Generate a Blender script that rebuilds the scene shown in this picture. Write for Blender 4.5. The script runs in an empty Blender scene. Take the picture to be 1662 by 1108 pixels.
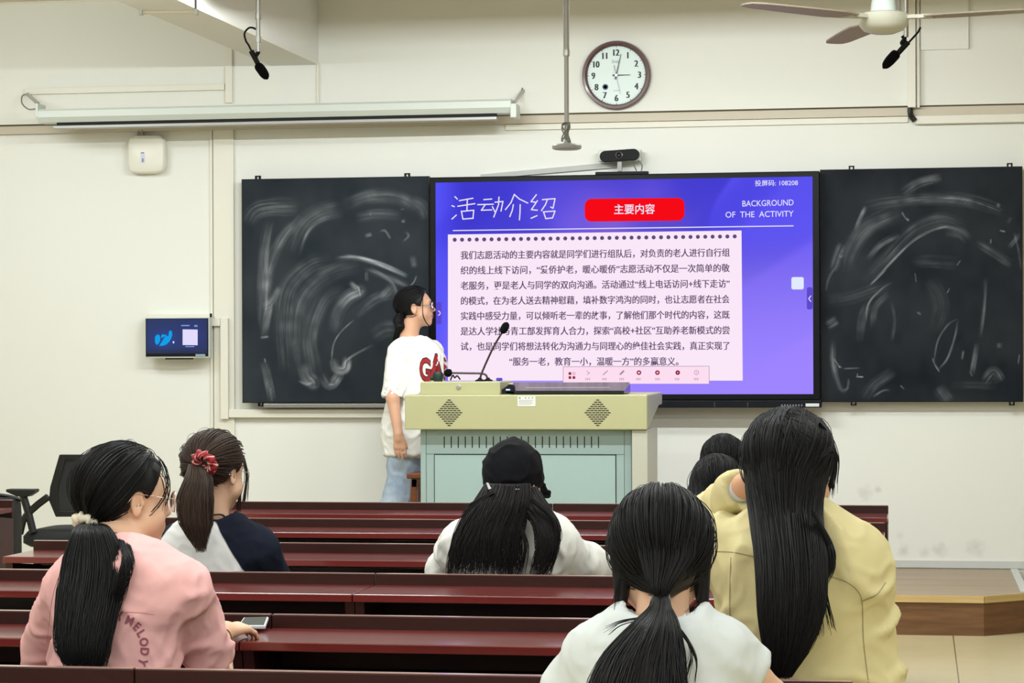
import bpy, math, random
import numpy as np
from mathutils import Vector, Matrix, noise as mnoise

random.seed(7)
SC = bpy.context.scene
COL = SC.collection

# ------------------------------------------------------------------ camera
FPX, CX, HY = 3900.0, 831.0, 585.0          # focal length, centre, horizon in 1662x1108 pixels
YAW, ROLL, CAMZ = math.radians(9.59), 0.0038, 1.402
cy_, sy_ = math.cos(YAW), math.sin(YAW)
CAM = np.array([0.0, 0.0, CAMZ])
cam = bpy.data.cameras.new('camera')
cam.sensor_fit = 'HORIZONTAL'; cam.sensor_width = 36.0
cam.lens = FPX / 1662 * 36.0
cam.shift_y = (HY - 554) / 1662
cam.clip_start = 0.05; cam.clip_end = 100
camo = bpy.data.objects.new('camera', cam); COL.objects.link(camo)
R0 = Matrix(((cy_, 0, sy_), (sy_, 0, -cy_), (0, 1, 0)))
camo.matrix_world = Matrix.Translation((0, 0, CAMZ)) @ (R0 @ Matrix.Rotation(-ROLL, 3, 'Z')).to_4x4()
SC.camera = camo

# ------------------------------------------------------------------ world, lamps, exposure
w = bpy.data.worlds.new('room_air'); SC.world = w; w.use_nodes = True
w.node_tree.nodes['Background'].inputs[0].default_value = (0.9, 0.95, 1, 1)
w.node_tree.nodes['Background'].inputs[1].default_value = 0.05
SC.view_settings.view_transform = 'Standard'; SC.view_settings.look = 'None'
SC.view_settings.exposure = 0.0; SC.view_settings.gamma = 1.0
SC.view_settings.use_curve_mapping = False

def area(name, loc, sx, sy, power, color=(.925, .985, 1), rot=(0, 0, 0)):
    l = bpy.data.lights.new(name, 'AREA'); l.shape = 'RECTANGLE'; l.size = sx; l.size_y = sy
    l.energy = power; l.color = color
    o = bpy.data.objects.new(name, l); o.location = loc; o.rotation_euler = rot; COL.objects.link(o)
    return o
for ly, pw, tilt in ((11.6, 24, 0), (8.6, 34, 0), (5.9, 46, 0), (3.2, 26, 0), (0.0, 80, 0)):
    for lx in ((-5.0, -2.7, -.4) if ly > 8 else (-3.6, -1.2, 1.2)):
        area('ceiling_tube_light', (lx, ly, 3.26), 1.5, 0.3, pw, rot=(math.radians(tilt), 0, 0))

area('ceiling_tube_light', (-5.4, 12.1, 3.2), 1.2, .3, 13, rot=(math.radians(58), 0, 0))
WASH = [(-4.2, 6), (-2.3, 45), (-.4, 40)]   # hooded blackboard lamps, above the frame
for lx, pw in WASH:
    area('blackboard_lamp_light', (lx, 11.0, 3.152), 1.3, 0.026, pw, rot=(math.radians(52), 0, 0))

def ray(px, py):
    x, v = px - CX, HY - py
    c, s = math.cos(ROLL), math.sin(ROLL)
    u, v = x * c + v * s, -x * s + v * c
    return np.array([-FPX * sy_ + u * cy_, FPX * cy_ + u * sy_, v])
def on_y(px, py, Y):
    d = ray(px, py); return CAM + d * (Y / d[1])
def on_z(px, py, Z):
    d = ray(px, py); return CAM + d * ((Z - CAMZ) / d[2])
def scale_at(px, py, Y):                     # pixels per metre there
    return ray(px, py)[1] / Y

# ------------------------------------------------------------------ materials
def lin(c):
    c = [x / 255 for x in c]
    return tuple((x / 12.92 if x <= .04045 else ((x + .055) / 1.055) ** 2.4) for x in c) + (1,)
MATS = {}
def mat(name, rgb, rough=.6, metal=0, spec=.5, emit=None, estr=1, noise=None, bump=None, alpha=None, trans=0, sheen=0, coat=0):
    m = bpy.data.materials.new(name); m.use_nodes = True
    nt = m.node_tree; b = nt.nodes['Principled BSDF']
    b.inputs['Base Color'].default_value = lin(rgb)
    b.inputs['Roughness'].default_value = rough; b.inputs['Metallic'].default_value = metal
    b.inputs['Specular IOR Level'].default_value = spec
    b.inputs['Transmission Weight'].default_value = trans
    b.inputs['Coat Weight'].default_value = coat; b.inputs['Coat Roughness'].default_value = .12
    b.inputs['Sheen Weight'].default_value = sheen
    if emit:
        b.inputs['Emission Color'].default_value = lin(emit); b.inputs['Emission Strength'].default_value = estr
    if alpha is not None: b.inputs['Alpha'].default_value = alpha
    if noise:                                # (scale xyz, rgb2, lo, hi)
        sc, rgb2, lo, hi = noise
        tc = nt.nodes.new('ShaderNodeTexCoord'); mp = nt.nodes.new('ShaderNodeMapping')
        mp.inputs['Scale'].default_value = sc
        n = nt.nodes.new('ShaderNodeTexNoise'); n.inputs['Scale'].default_value = 1; n.inputs['Detail'].default_value = 5
        n.inputs['Roughness'].default_value = .6
        r = nt.nodes.new('ShaderNodeValToRGB')
        r.color_ramp.elements[0].position = lo; r.color_ramp.elements[0].color = lin(rgb)
        r.color_ramp.elements[1].position = hi; r.color_ramp.elements[1].color = lin(rgb2)
        nt.links.new(tc.outputs['Object'], mp.inputs[0]); nt.links.new(mp.outputs[0], n.inputs['Vector'])
        nt.links.new(n.outputs['Fac'], r.inputs[0]); nt.links.new(r.outputs[0], b.inputs['Base Color'])
    if bump:                                 # (scale xyz, strength, distance)
        sc, st, di = bump
        tc = nt.nodes.new('ShaderNodeTexCoord'); mp = nt.nodes.new('ShaderNodeMapping')
        mp.inputs['Scale'].default_value = sc
        n = nt.nodes.new('ShaderNodeTexNoise'); n.inputs['Scale'].default_value = 1; n.inputs['Detail'].default_value = 4
        bp = nt.nodes.new('ShaderNodeBump'); bp.inputs['Strength'].default_value = st; bp.inputs['Distance'].default_value = di
        nt.links.new(tc.outputs['Object'], mp.inputs[0]); nt.links.new(mp.outputs[0], n.inputs['Vector'])
        nt.links.new(n.outputs['Fac'], bp.inputs['Height']); nt.links.new(bp.outputs[0], b.inputs['Normal'])
    MATS[name] = m
    return m
def attr_mat(name, attr, c0, c1, rough=.6, spec=.5, lo=0., hi=1., emit=False, bump=None, sheen=0):
    """colour driven by a per-vertex value (chalk, cloth panel, lip colour ...)"""
    m = mat(name, c0, rough, spec=spec, bump=bump, sheen=sheen); nt = m.node_tree; b = nt.nodes['Principled BSDF']
    a = nt.nodes.new('ShaderNodeAttribute'); a.attribute_name = attr
    if c1 is None:                            # a colour attribute used directly
        nt.links.new(a.outputs['Color'], b.inputs['Emission Color' if emit else 'Base Color'])
        if emit: b.inputs['Emission Strength'].default_value = 1; b.inputs['Base Color'].default_value = (0, 0, 0, 1)
        return m
    r = nt.nodes.new('ShaderNodeValToRGB')
    r.color_ramp.elements[0].position = lo; r.color_ramp.elements[0].color = lin(c0)
    r.color_ramp.elements[1].position = hi; r.color_ramp.elements[1].color = lin(c1)
    nt.links.new(a.outputs['Fac'], r.inputs[0]); nt.links.new(r.outputs[0], b.inputs['Base Color'])
    return m

# ------------------------------------------------------------------ mesh builder
class MB:
    def __init__(s): s.v = []; s.f = []; s.n = 0
    def add(s, vs, fs):
        s.v.append(np.asarray(vs, float).reshape(-1, 3)); s.f += [tuple(i + s.n for i in f) for f in fs]; s.n += len(s.v[-1]); return s
    def box(s, lo, hi):
        (a, b, c), (d, e, f) = np.minimum(lo, hi), np.maximum(lo, hi)
        return s.add([(a, b, c), (d, b, c), (d, e, c), (a, e, c), (a, b, f), (d, b, f), (d, e, f), (a, e, f)],
                     [(0, 3, 2, 1), (4, 5, 6, 7), (0, 1, 5, 4), (1, 2, 6, 5), (2, 3, 7, 6), (3, 0, 4, 7)])
    def prism(s, poly, d):                   # poly: 3-D points, extruded by vector d
        p = np.asarray(poly, float); n = len(p); q = p + np.asarray(d, float)
        return s.add(np.vstack([p, q]), [tuple(range(n)), tuple(range(2 * n - 1, n - 1, -1))] +
                     [(i, i + n, (i + 1) % n + n, (i + 1) % n) for i in range(n)])
    def tube(s, pts, r, seg=10, caps=True):
        P = np.asarray(pts, float); n = len(P); r = np.broadcast_to(np.asarray(r, float), (n,))
        T = np.gradient(P, axis=0); T /= np.linalg.norm(T, axis=1)[:, None] + 1e-12
        a = np.array([0, 0, 1.]) if abs(T[0][2]) < .9 else np.array([1., 0, 0])
        U = np.cross(T[0], a); U /= np.linalg.norm(U); vs = []
        for i in range(n):
            U = U - T[i] * (U @ T[i]); U /= np.linalg.norm(U) + 1e-12; V = np.cross(T[i], U)
            for k in range(seg):
                t = 2 * math.pi * k / seg; vs.append(P[i] + r[i] * (math.cos(t) * U + math.sin(t) * V))
        fs = [(i * seg + k, i * seg + (k + 1) % seg, (i + 1) * seg + (k + 1) % seg, (i + 1) * seg + k) for i in range(n - 1) for k in range(seg)]
        if caps: fs += [tuple(range(seg - 1, -1, -1)), tuple(range((n - 1) * seg, n * seg))]
        return s.add(vs, fs)
    def lathe(s, base, axis, prof, seg=32, caps=True):  # prof: (radius, distance along axis)
        ax = np.asarray(axis, float); ax /= np.linalg.norm(ax); b = np.asarray(base, float)
        a = np.array([0, 0, 1.]) if abs(ax[2]) < .9 else np.array([1., 0, 0])
        U = np.cross(ax, a); U /= np.linalg.norm(U); V = np.cross(ax, U); vs = []
        for (r, h) in prof:
            for k in range(seg):
                t = 2 * math.pi * k / seg; vs.append(b + ax * h + r * (math.cos(t) * U + math.sin(t) * V))
        n = len(prof)
        fs = [(i * seg + k, i * seg + (k + 1) % seg, (i + 1) * seg + (k + 1) % seg, (i + 1) * seg + k) for i in range(n - 1) for k in range(seg)]
        if caps and prof[0][0] > 1e-6: fs.append(tuple(range(seg - 1, -1, -1)))
        if caps and prof[-1][0] > 1e-6: fs.append(tuple(range((n - 1) * seg, n * seg)))
        return s.add(vs, fs)
    def ball(s, c, r, seg=16, rot=None):
        r = np.broadcast_to(np.asarray(r, float), (3,)); vs = []; m = seg // 2
        for i in range(m + 1):
            p = math.pi * i / m
            for k in range(seg):
                t = 2 * math.pi * k / seg
                q = np.array([math.sin(p) * math.cos(t), math.sin(p) * math.sin(t), math.cos(p)]) * r
                vs.append(np.asarray(c, float) + (rot @ q if rot is not None else q))
        fs = [(i * seg + k, (i + 1) * seg + k, (i + 1) * seg + (k + 1) % seg, i * seg + (k + 1) % seg) for i in range(m) for k in range(seg)]
        return s.add(vs, fs)

def world_loc(o):
    p = np.zeros(3)
    while o is not None: p = p + np.array(o.location); o = o.parent
    return p
def link_mesh(name, V, F, m, parent=None, smooth=False, bevel=0, attrs=None, angle=40):
    V = np.asarray(V, float)
    if parent is None:
        org = np.array([(V[:, 0].min() + V[:, 0].max()) / 2, (V[:, 1].min() + V[:, 1].max()) / 2, V[:, 2].min()])
    else: org = world_loc(parent)
    me = bpy.data.meshes.new(name); me.from_pydata((V - org).tolist(), [], [tuple(f) for f in F]); me.validate()
    me.update()
    if attrs:
        for k, a in attrs.items():
            a = np.asarray(a, np.float32)
            if a.ndim == 1:
                at = me.attributes.new(k, 'FLOAT', 'POINT'); at.data.foreach_set('value', a)
            else:
                at = me.attributes.new(k, 'FLOAT_COLOR', 'POINT'); at.data.foreach_set('color', a.ravel())
    o = bpy.data.objects.new(name, me); COL.objects.link(o)
    if m is not None: me.materials.append(m)
    if parent is None: o.location = org
    else: o.parent = parent
    if smooth:
        me.polygons.foreach_set('use_smooth', [True] * len(me.polygons))
        if angle < 180: me.set_sharp_from_angle(angle=math.radians(angle))
    if bevel:
        b = o.modifiers.new('bevel', 'BEVEL'); b.width = bevel; b.segments = 2; b.limit_method = 'ANGLE'; b.angle_limit = math.radians(40)
        b.harden_normals = False
    return o
def obj(name, mb, m, parent=None, **k):
    return link_mesh(name, np.vstack(mb.v), mb.f, m, parent, **k)
def tag(o, label, cat, group=None):
    o['label'] = label; o['category'] = cat
    if group: o['group'] = group
    return o
def thing(name, loc, label, cat, group=None):
    o = bpy.data.objects.new(name, None); o.location = tuple(loc); o.empty_display_size = .1; COL.objects.link(o)
    return tag(o, label, cat, group)
def struct(o): o['kind'] = 'structure'; return o
def dup(root, loc, label):
    r = root.copy(); COL.objects.link(r); r.location = loc; r['label'] = label
    for ch in list(root.children):
        c = ch.copy(); COL.objects.link(c); c.parent = r
        for g in list(ch.children):
            d = g.copy(); COL.objects.link(d); d.parent = c
    return r
def catmull(pts, n=8):
    P = np.asarray(pts, float)
    if len(P) < 3: return np.array([P[0] + (P[-1] - P[0]) * t for t in np.linspace(0, 1, n + 1)])
    Q = np.vstack([2 * P[0] - P[1], P, 2 * P[-1] - P[-2]]); out = []
    for i in range(1, len(Q) - 2):
        for t in np.linspace(0, 1, n, endpoint=False):
            a, b, c, d = Q[i - 1], Q[i], Q[i + 1], Q[i + 2]
            out.append(.5 * (2 * b + (c - a) * t + (2 * a - 5 * b + 4 * c - d) * t * t + (3 * b - a - 3 * c + d) * t ** 3))
    out.append(P[-1]); return np.array(out)

_txt = {}
def text_geo(s, bold=0.0, spacing=1.0):
    key = (s, bold, spacing)
    if key not in _txt:
        c = bpy.data.curves.new('t', 'FONT'); c.body = s; c.offset = bold; c.space_character = spacing; c.resolution_u = 3
        o = bpy.data.objects.new('t', c); COL.objects.link(o)
        me = bpy.data.meshes.new_from_object(o.evaluated_get(bpy.context.evaluated_depsgraph_get()))
        V = np.array([v.co[:] for v in me.vertices]); F = [tuple(p.vertices) for p in me.polygons]
        bpy.data.objects.remove(o); bpy.data.curves.remove(c); bpy.data.meshes.remove(me)
        _txt[key] = (V, F)
    return _txt[key]
def text_on(mb, s, x0, x1, zb, size, Y, bold=0., fit=True, map_=None):
    """lettering on a plane facing the room: x0..x1 extent, zb baseline, size = em height"""
    V, F = text_geo(s, bold); V = V.copy()
    wx = V[:, 0].max() - V[:, 0].min(); kx = (x1 - x0) / wx if fit else size
    X = x0 + (V[:, 0] - V[:, 0].min()) * kx if fit else (x0 + x1) / 2 + (V[:, 0] - V[:, 0].min() - wx / 2) * size
    mb.add(np.column_stack([X, np.full(len(V), Y), zb + V[:, 1] * size]), F)

def wrect(px0, py0, px1, py1, Y, depth):     # box on a plane Y from a pixel rectangle, depth away from the viewer
    a = on_y(px0, (py0 + py1) / 2, Y)[0]; b = on_y(px1, (py0 + py1) / 2, Y)[0]
    c = on_y((px0 + px1) / 2, py0, Y)[2]; d = on_y((px0 + px1) / 2, py1, Y)[2]
    return (a, Y, d), (b, Y + depth, c)
# ================================================================== ROOM
W = 14.01; PLAT = .20; YP = 12.38
XA, XB, YB, ZC = -6.6, 6.2, -2.6, 3.75
M_wall = mat('wall_paint', (226, 226, 219), .75, spec=.25, bump=((6, 6, 6), .06, .01))
def smudge(m, spots):
    nt = m.node_tree; b = nt.nodes['Principled BSDF']; g = nt.nodes.new('ShaderNodeNewGeometry'); prev = None
    for (p, r, k) in spots:
        d = nt.nodes.new('ShaderNodeVectorMath'); d.operation = 'DISTANCE'; d.inputs[1].default_value = tuple(p)
        nt.links.new(g.outputs['Position'], d.inputs[0])
        n = nt.nodes.new('ShaderNodeTexNoise'); n.inputs['Scale'].default_value = 22; nt.links.new(g.outputs['Position'], n.inputs['Vector'])
        ad = nt.nodes.new('ShaderNodeMath'); ad.operation = 'MULTIPLY_ADD'; ad.inputs[1].default_value = r * 1.6
        nt.links.new(n.outputs['Fac'], ad.inputs[0]); nt.links.new(d.outputs['Value'], ad.inputs[2])
        mr = nt.nodes.new('ShaderNodeMapRange'); mr.inputs[1].default_value = r * .7; mr.inputs[2].default_value = r * 1.8
        mr.inputs[3].default_value = k; mr.inputs[4].default_value = 0
        nt.links.new(ad.outputs[0], mr.inputs[0])
        if prev is None: prev = mr
        else:
            s = nt.nodes.new('ShaderNodeMath'); s.operation = 'MAXIMUM'; nt.links.new(prev.outputs[0], s.inputs[0]); nt.links.new(mr.outputs[0], s.inputs[1]); prev = s
    mx = nt.nodes.new('ShaderNodeMix'); mx.data_type = 'RGBA'; mx.inputs[6].default_value = lin((226, 226, 219)); mx.inputs[7].default_value = lin((150, 148, 145))
    nt.links.new(prev.outputs[0], mx.inputs[0]); nt.links.new(mx.outputs[2], b.inputs['Base Color'])
smudge(M_wall, [(on_y(1403, 799, W), .05, .3), (on_y(1425, 794, W), .025, .4), (on_y(1466, 893, W), .05, .3), (on_y(1500, 897, W), .04, .25),
                (on_y(1525, 893, W), .05, .4), (on_y(1584, 889, W), .06, .3), (on_y(1460, 868, W), .03, .2)])
M_side = mat('side_wall_paint', (224, 222, 214), .8, spec=.2)
M_ceil = mat('ceiling_paint', (238, 232, 218), .85, spec=.2)
M_trunk = mat('trunking_plastic', (222, 219, 206), .45, spec=.4)
M_trunk2 = mat('shaded_trunking_plastic', (196, 186, 168), .5, spec=.4)  # tan tone paints in the shade below the upper wall ledge
M_gap = mat('dark_gap', (92, 84, 68), .9, spec=.1)

def slab(name, lo, hi, m): return struct(obj(name, MB().box(lo, hi), m))
slab('wall_front', (XA, W, 0), (XB, W + .2, ZC), M_wall)
slab('wall_left', (XA - .2, YB, 0), (XA, W + .2, ZC), M_side)
slab('wall_right', (XB, YB, 0), (XB + .2, W + .2, ZC), M_side)
slab('wall_back', (XA, YB - .2, 0), (XB, YB, ZC), M_side)
slab('ceiling', (XA - .2, YB - .2, ZC), (XB + .2, W + .2, ZC + .2), M_ceil)
zl = (on_y(60, 196, W - .05)[2] + on_y(1440, 173, W - .05)[2] + on_y(1000, 186, W - .05)[2]) / 3
slab('wall_front_upper', (XA, W - .05, zl), (XB, W, ZC), M_wall)

# floor: large glossy beige tiles with thin joints running towards the front wall
M_floor = mat('floor_tiles', (198, 183, 142), .22, spec=.5, noise=((1.2, 1.2, 1.2), (208, 194, 154), .3, .7))
def tile_joints(m, x0, pitch):
    nt = m.node_tree; b = nt.nodes['Principled BSDF']; src = b.inputs['Base Color'].links[0].from_socket
    g = nt.nodes.new('ShaderNodeNewGeometry'); sp = nt.nodes.new('ShaderNodeSeparateXYZ'); nt.links.new(g.outputs['Position'], sp.inputs[0])
    a = nt.nodes.new('ShaderNodeMath'); a.operation = 'ADD'; a.inputs[1].default_value = -x0 + 40 * pitch; nt.links.new(sp.outputs[0], a.inputs[0])
    md = nt.nodes.new('ShaderNodeMath'); md.operation = 'MODULO'; md.inputs[1].default_value = pitch; nt.links.new(a.outputs[0], md.inputs[0])
    lt = nt.nodes.new('ShaderNodeMath'); lt.operation = 'LESS_THAN'; lt.inputs[1].default_value = .006; nt.links.new(md.outputs[0], lt.inputs[0])
    mx = nt.nodes.new('ShaderNodeMix'); mx.data_type = 'RGBA'; mx.inputs[7].default_value = lin((110, 98, 70))
    nt.links.new(lt.outputs[0], mx.inputs[0]); nt.links.new(src, mx.inputs[6]); nt.links.new(mx.outputs[2], b.inputs['Base Color'])
tile_joints(M_floor, on_z(1547, 1040, 0)[0], .8)
slab('floor', (XA - .2, YB - .2, -.2), (XB + .2, W + .2, 0), M_floor)

# teaching platform
M_ptop = mat('platform_boards', (164, 144, 120), .45, noise=((1.2, 14, 3), (142, 122, 98), .35, .7))
M_pface = mat('platform_veneer', (122, 86, 54), .45, noise=((2.5, 2.5, 26), (96, 64, 38), .35, .65))
M_nose = mat('platform_nosing', (212, 184, 128), .4, noise=((3, 3, 60), (190, 160, 104), .3, .7))
M_skirt = mat('skirting_paint', (196, 198, 194), .5)
xc = on_y(1597, 1000, YP)[0]; xr = on_y(1650, 926, W)[0]; dx = xr - xc
pc = on_z(1662, 963, PLAT); yc = YP + (pc[1] - YP) * dx / (pc[0] - xc)
XPL = -4.1
pf = thing('teaching_platform', (0, 13.2, 0), 'low wooden teaching platform with brown veneer sides under the front wall', 'platform')
def plan(pts, z): return [(x, y, z) for x, y in pts]
poly = [(XPL, W - .012), (XPL, YP), (xc, YP), (xr, yc), (xr, W - .012)]
obj('platform_body', MB().prism(plan(poly, 0), (0, 0, PLAT - .035)), M_pface, pf)
obj('platform_top', MB().prism(plan(poly, PLAT - .035), (0, 0, .035)), M_ptop, pf)
n1 = MB().box((XPL, YP - .012, PLAT - .032), (xc, YP - .001, PLAT + .003))
ch = np.array([xr - xc, yc - YP]); nn = np.array([ch[1], -ch[0]]) / np.linalg.norm(ch)
n1.prism([(xc, YP, PLAT - .032), (xr, yc, PLAT - .032), (xr + nn[0] * .011, yc + nn[1] * .011, PLAT - .032), (xc + nn[0] * .011, YP + nn[1] * .011, PLAT - .032)], (0, 0, .035))
obj('nosing', n1, M_nose, pf)
obj('side_edging', MB().box((xr - .035, yc + .05, PLAT + .0005), (xr + .006, W - .02, PLAT + .004)), M_skirt, pf)
struct(obj('baseboard_front', MB().box((XPL, W - .011, PLAT + .004), (XB, W - .0005, PLAT + .045)), M_skirt))
struct(obj('trim_1', MB().box((xr + .01, W - .02, PLAT - .1), (XB, W - .0005, PLAT - .01)), M_skirt))

for k, (lx, pw) in enumerate(WASH):
    hd = thing('blackboard_lamp', (lx, 11.0, 3.17), 'white hooded lamp hanging before the %s part of the board wall, just above the photo' % ('left', 'middle', 'right')[k], 'lamp')
    obj('hood', MB().box((lx - .72, 10.9, 3.172), (lx + .72, 11.3, 3.18)).box((lx - .72, 10.9, 3.12), (lx + .72, 10.908, 3.171)), M_trunk, hd)
    obj('hanger', MB().tube([(lx - .5, 11.05, 3.18), (lx - .5, 11.05, ZC - .005)], .008, 8).tube([(lx + .5, 11.05, 3.18), (lx + .5, 11.05, ZC - .005)], .008, 8), M_trunk, hd)
# cable trunking on the front wall
def trim(n, r, m=None): return struct(obj('trim_%d' % n, MB().box(*r), m or M_trunk, bevel=.003))
za = zl - .008
slab('trim_2', (XA, W - .035, za), (XB, W - .001, zl), M_gap)
xs = on_y(1474, 190, W - .03)[0]; xt = on_y(1485, 190, W - .04)[0]
slab('trim_3', (XA, W - .03, za - .048), (xs, W - .001, za), M_trunk2)
trim(4, ((on_y(820, 190, W - .02)[0], W - .018, za - .085), (xs, W - .001, za - .05)), M_trunk)
slab('trim_5', (xs + .001, W - .035, za - .05), (XB, W - .001, za), M_trunk2)
trim(6, ((xt, W - .05, za - .098), (XB, W - .001, za - .051)))
trim(7, wrect(347, 210, 380, 900, W - .02, .0195))
trim(8, wrect(341, 206, 345.5, 900, W - .012, .0115))
trim(9, wrect(357.5, 516, 370, 680, W - .05, .029))
trim(10, wrect(340, 516, 357, 529, W - .045, .024))
trim(11, wrect(371, 664, 700, 677.5, W - .045, .044))
trim(12, wrect(365, 75, 376.5, 167, W - .07, .0195))
trim(13, wrect(40, 139.5, 364, 149.5, W - .075, .0245))
trim(14, wrect(513.5, 100, 517.5, 168, W - .065, .0145))
trim(15, wrect(1473, -60, 1486, za and 174, W - .11, .0595))
trim(16, wrect(1487.5, -60, 1492.5, 174.5, W - .09, .0395))
# slanting cable cover up to the webcam
a, b = on_y(780, 283, W - .02), on_y(1006, 262, W - .02); d = np.array([0, 0, -.033])
struct(obj('trim_17', MB().prism([a, b, b + d, a + d * .8], (0, .019, 0)), mat('grey_cable_cover', (176, 177, 172), .5)))
# oblique ceiling beam, upper left
zb = on_y(517, 105, W - .05)[2]
A = on_y(517, 105, W - .05); B = on_y(440, 107, W - .05); T = on_z(330, 19.5, zb); D = (T - A)[:2] * 2.6
prof = [(B[0], W - .051, zb), (A[0], W - .051, zb), (A[0] + D[0], W - .051 + D[1], zb), (B[0] + D[0], W - .051 + D[1], zb)]
struct(obj('ceiling_beam', MB().prism(prof, (0, 0, ZC - zb - .002)), M_wall))
# shallow projecting patch of wall in the upper right corner
slab('wall_front_pier', (on_y(1494, 40, W - .08)[0], W - .075, on_y(1530, 80, W - .08)[2]), (on_y(1572, 40, W - .08)[0], W - .051, ZC - .003), M_wall)
# cable elbow at the foot of the right trunking
tag(obj('cable_elbow', MB().tube(catmull([on_y(1477.5, 172, W - .07), on_y(1477.5, 183, W - .07), on_y(1480, 190, W - .06), on_y(1485, 196, W - .055)]), .016, 8), mat('black_cable', (22, 22, 18), .5), smooth=True),
    'short black cable bent out of the foot of the vertical trunking at upper right', 'cable')

# ================================================================== DESKS
M_wood = mat('dark_red_lacquer', (116, 38, 36), .28, spec=.5, coat=.55, noise=((1.3, 22, 22), (84, 24, 25), .35, .7))
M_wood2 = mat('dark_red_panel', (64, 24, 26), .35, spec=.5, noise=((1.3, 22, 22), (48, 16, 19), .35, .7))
M_lip = mat('shaded_red_lip', (54, 20, 16), .4, spec=.3, coat=.0, noise=((1.3, 22, 22), (42, 14, 11), .35, .7))  # desk wood with the lip face's weaker light put into a darker colour
M_edge = mat('edge_highlight_lacquer', (176, 140, 130), .2, spec=.7, coat=.5)  # pale tone paints the highlight along the lip's top edge
M_under = mat('desk_underside', (22, 13, 13), .7, spec=.2)
H = CAMZ - .782; LIPZ = .782
rows_px = [815.3, 842.5, 882.3, 931.0, 999.8, 1092.5]
ROWY = [on_z(600, y, LIPZ)[1] for y in rows_px]
XR = on_z(1443, 817, LIPZ)[0]; XJ = on_z(608, 931.2, LIPZ)[0]; XL = on_z(25, 883, LIPZ)[0]
def desk(x0, x1, L, label, group='bench desks facing the blackboard'):
    t = thing('bench_desk', ((x0 + x1) / 2, L, 0), label, 'desk', group); g = .0015
    x0 += g; x1 -= g
    obj('desktop', MB().box((x0, L - .285, .728), (x1, L, .75)), M_wood, t, bevel=.003)
    obj('raised_lip', MB().box((x0, L + .0005, .70), (x1, L + .019, LIPZ)), M_lip, t, bevel=.0025)
    obj('lip_edge_highlight', MB().box((x0 + .002, L + .001, LIPZ), (x1 - .002, L + .0185, LIPZ + .0015)), M_edge, t)
    obj('back_panel', MB().box((x0 + .027, L + .002, .30), (x1 - .027, L + .018, .699)), M_wood2, t)
    obj('book_shelf', MB().box((x0 + .027, L - .25, .64), (x1 - .027, L - .001, .655)), M_under, t)
    for xa in (x0, x1 - .026):
        obj('side_panel', MB().prism([(xa, L - .26, .727), (xa, L + .018, .699), (xa, L + .018, .0), (xa, L - .05, .0), (xa, L - .20, .5)], (.026, 0, 0)), M_wood2, t)
    obj('bench_seat', MB().box((x0 + .04, L + .06, .405), (x1 - .04, L + .40, .43)), M_wood2, t, bevel=.006)
    obj('seat_bracket', MB().box((x0 + .3, L + .0185, .36), (x0 + .34, L + .3, .404)).box((x1 - .34, L + .0185, .36), (x1 - .3, L + .3, .404)), M_under, t)
    return t
near = ['in the front row, nearest the platform', 'in the second row from the podium', 'in the third row from the podium',
        'behind the raglan shirt girl', 'with a white phone on it', 'nearest the camera, behind the girl in pink']
nearR = ['in the front row directly before the podium', 'in the second row, its end lit at the right', 'in the third row, half hidden by the khaki jacket',
         'right behind the girl in the black cap', 'in front of the plain white T-shirt', 'nearest the camera, behind the khaki jacket']
first = None
for i, L in enumerate(ROWY):
    la = 'left dark red bench desk ' + near[i]; lb = 'right dark red bench desk ' + nearR[i]
    if i == 0:
        dl = desk(XL, XJ, L, la); dr = desk(XJ, XR, L, lb)
    else:
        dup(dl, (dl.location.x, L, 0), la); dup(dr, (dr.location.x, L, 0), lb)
# the block across the aisle: its front desk shows at the left edge of the photo
XE = on_y(20, 814, ROWY[0])[0]
desk(XE - 1.6, XE, ROWY[0], 'wooden bench desk across the aisle, its end at the left edge of the photo', None)

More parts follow.
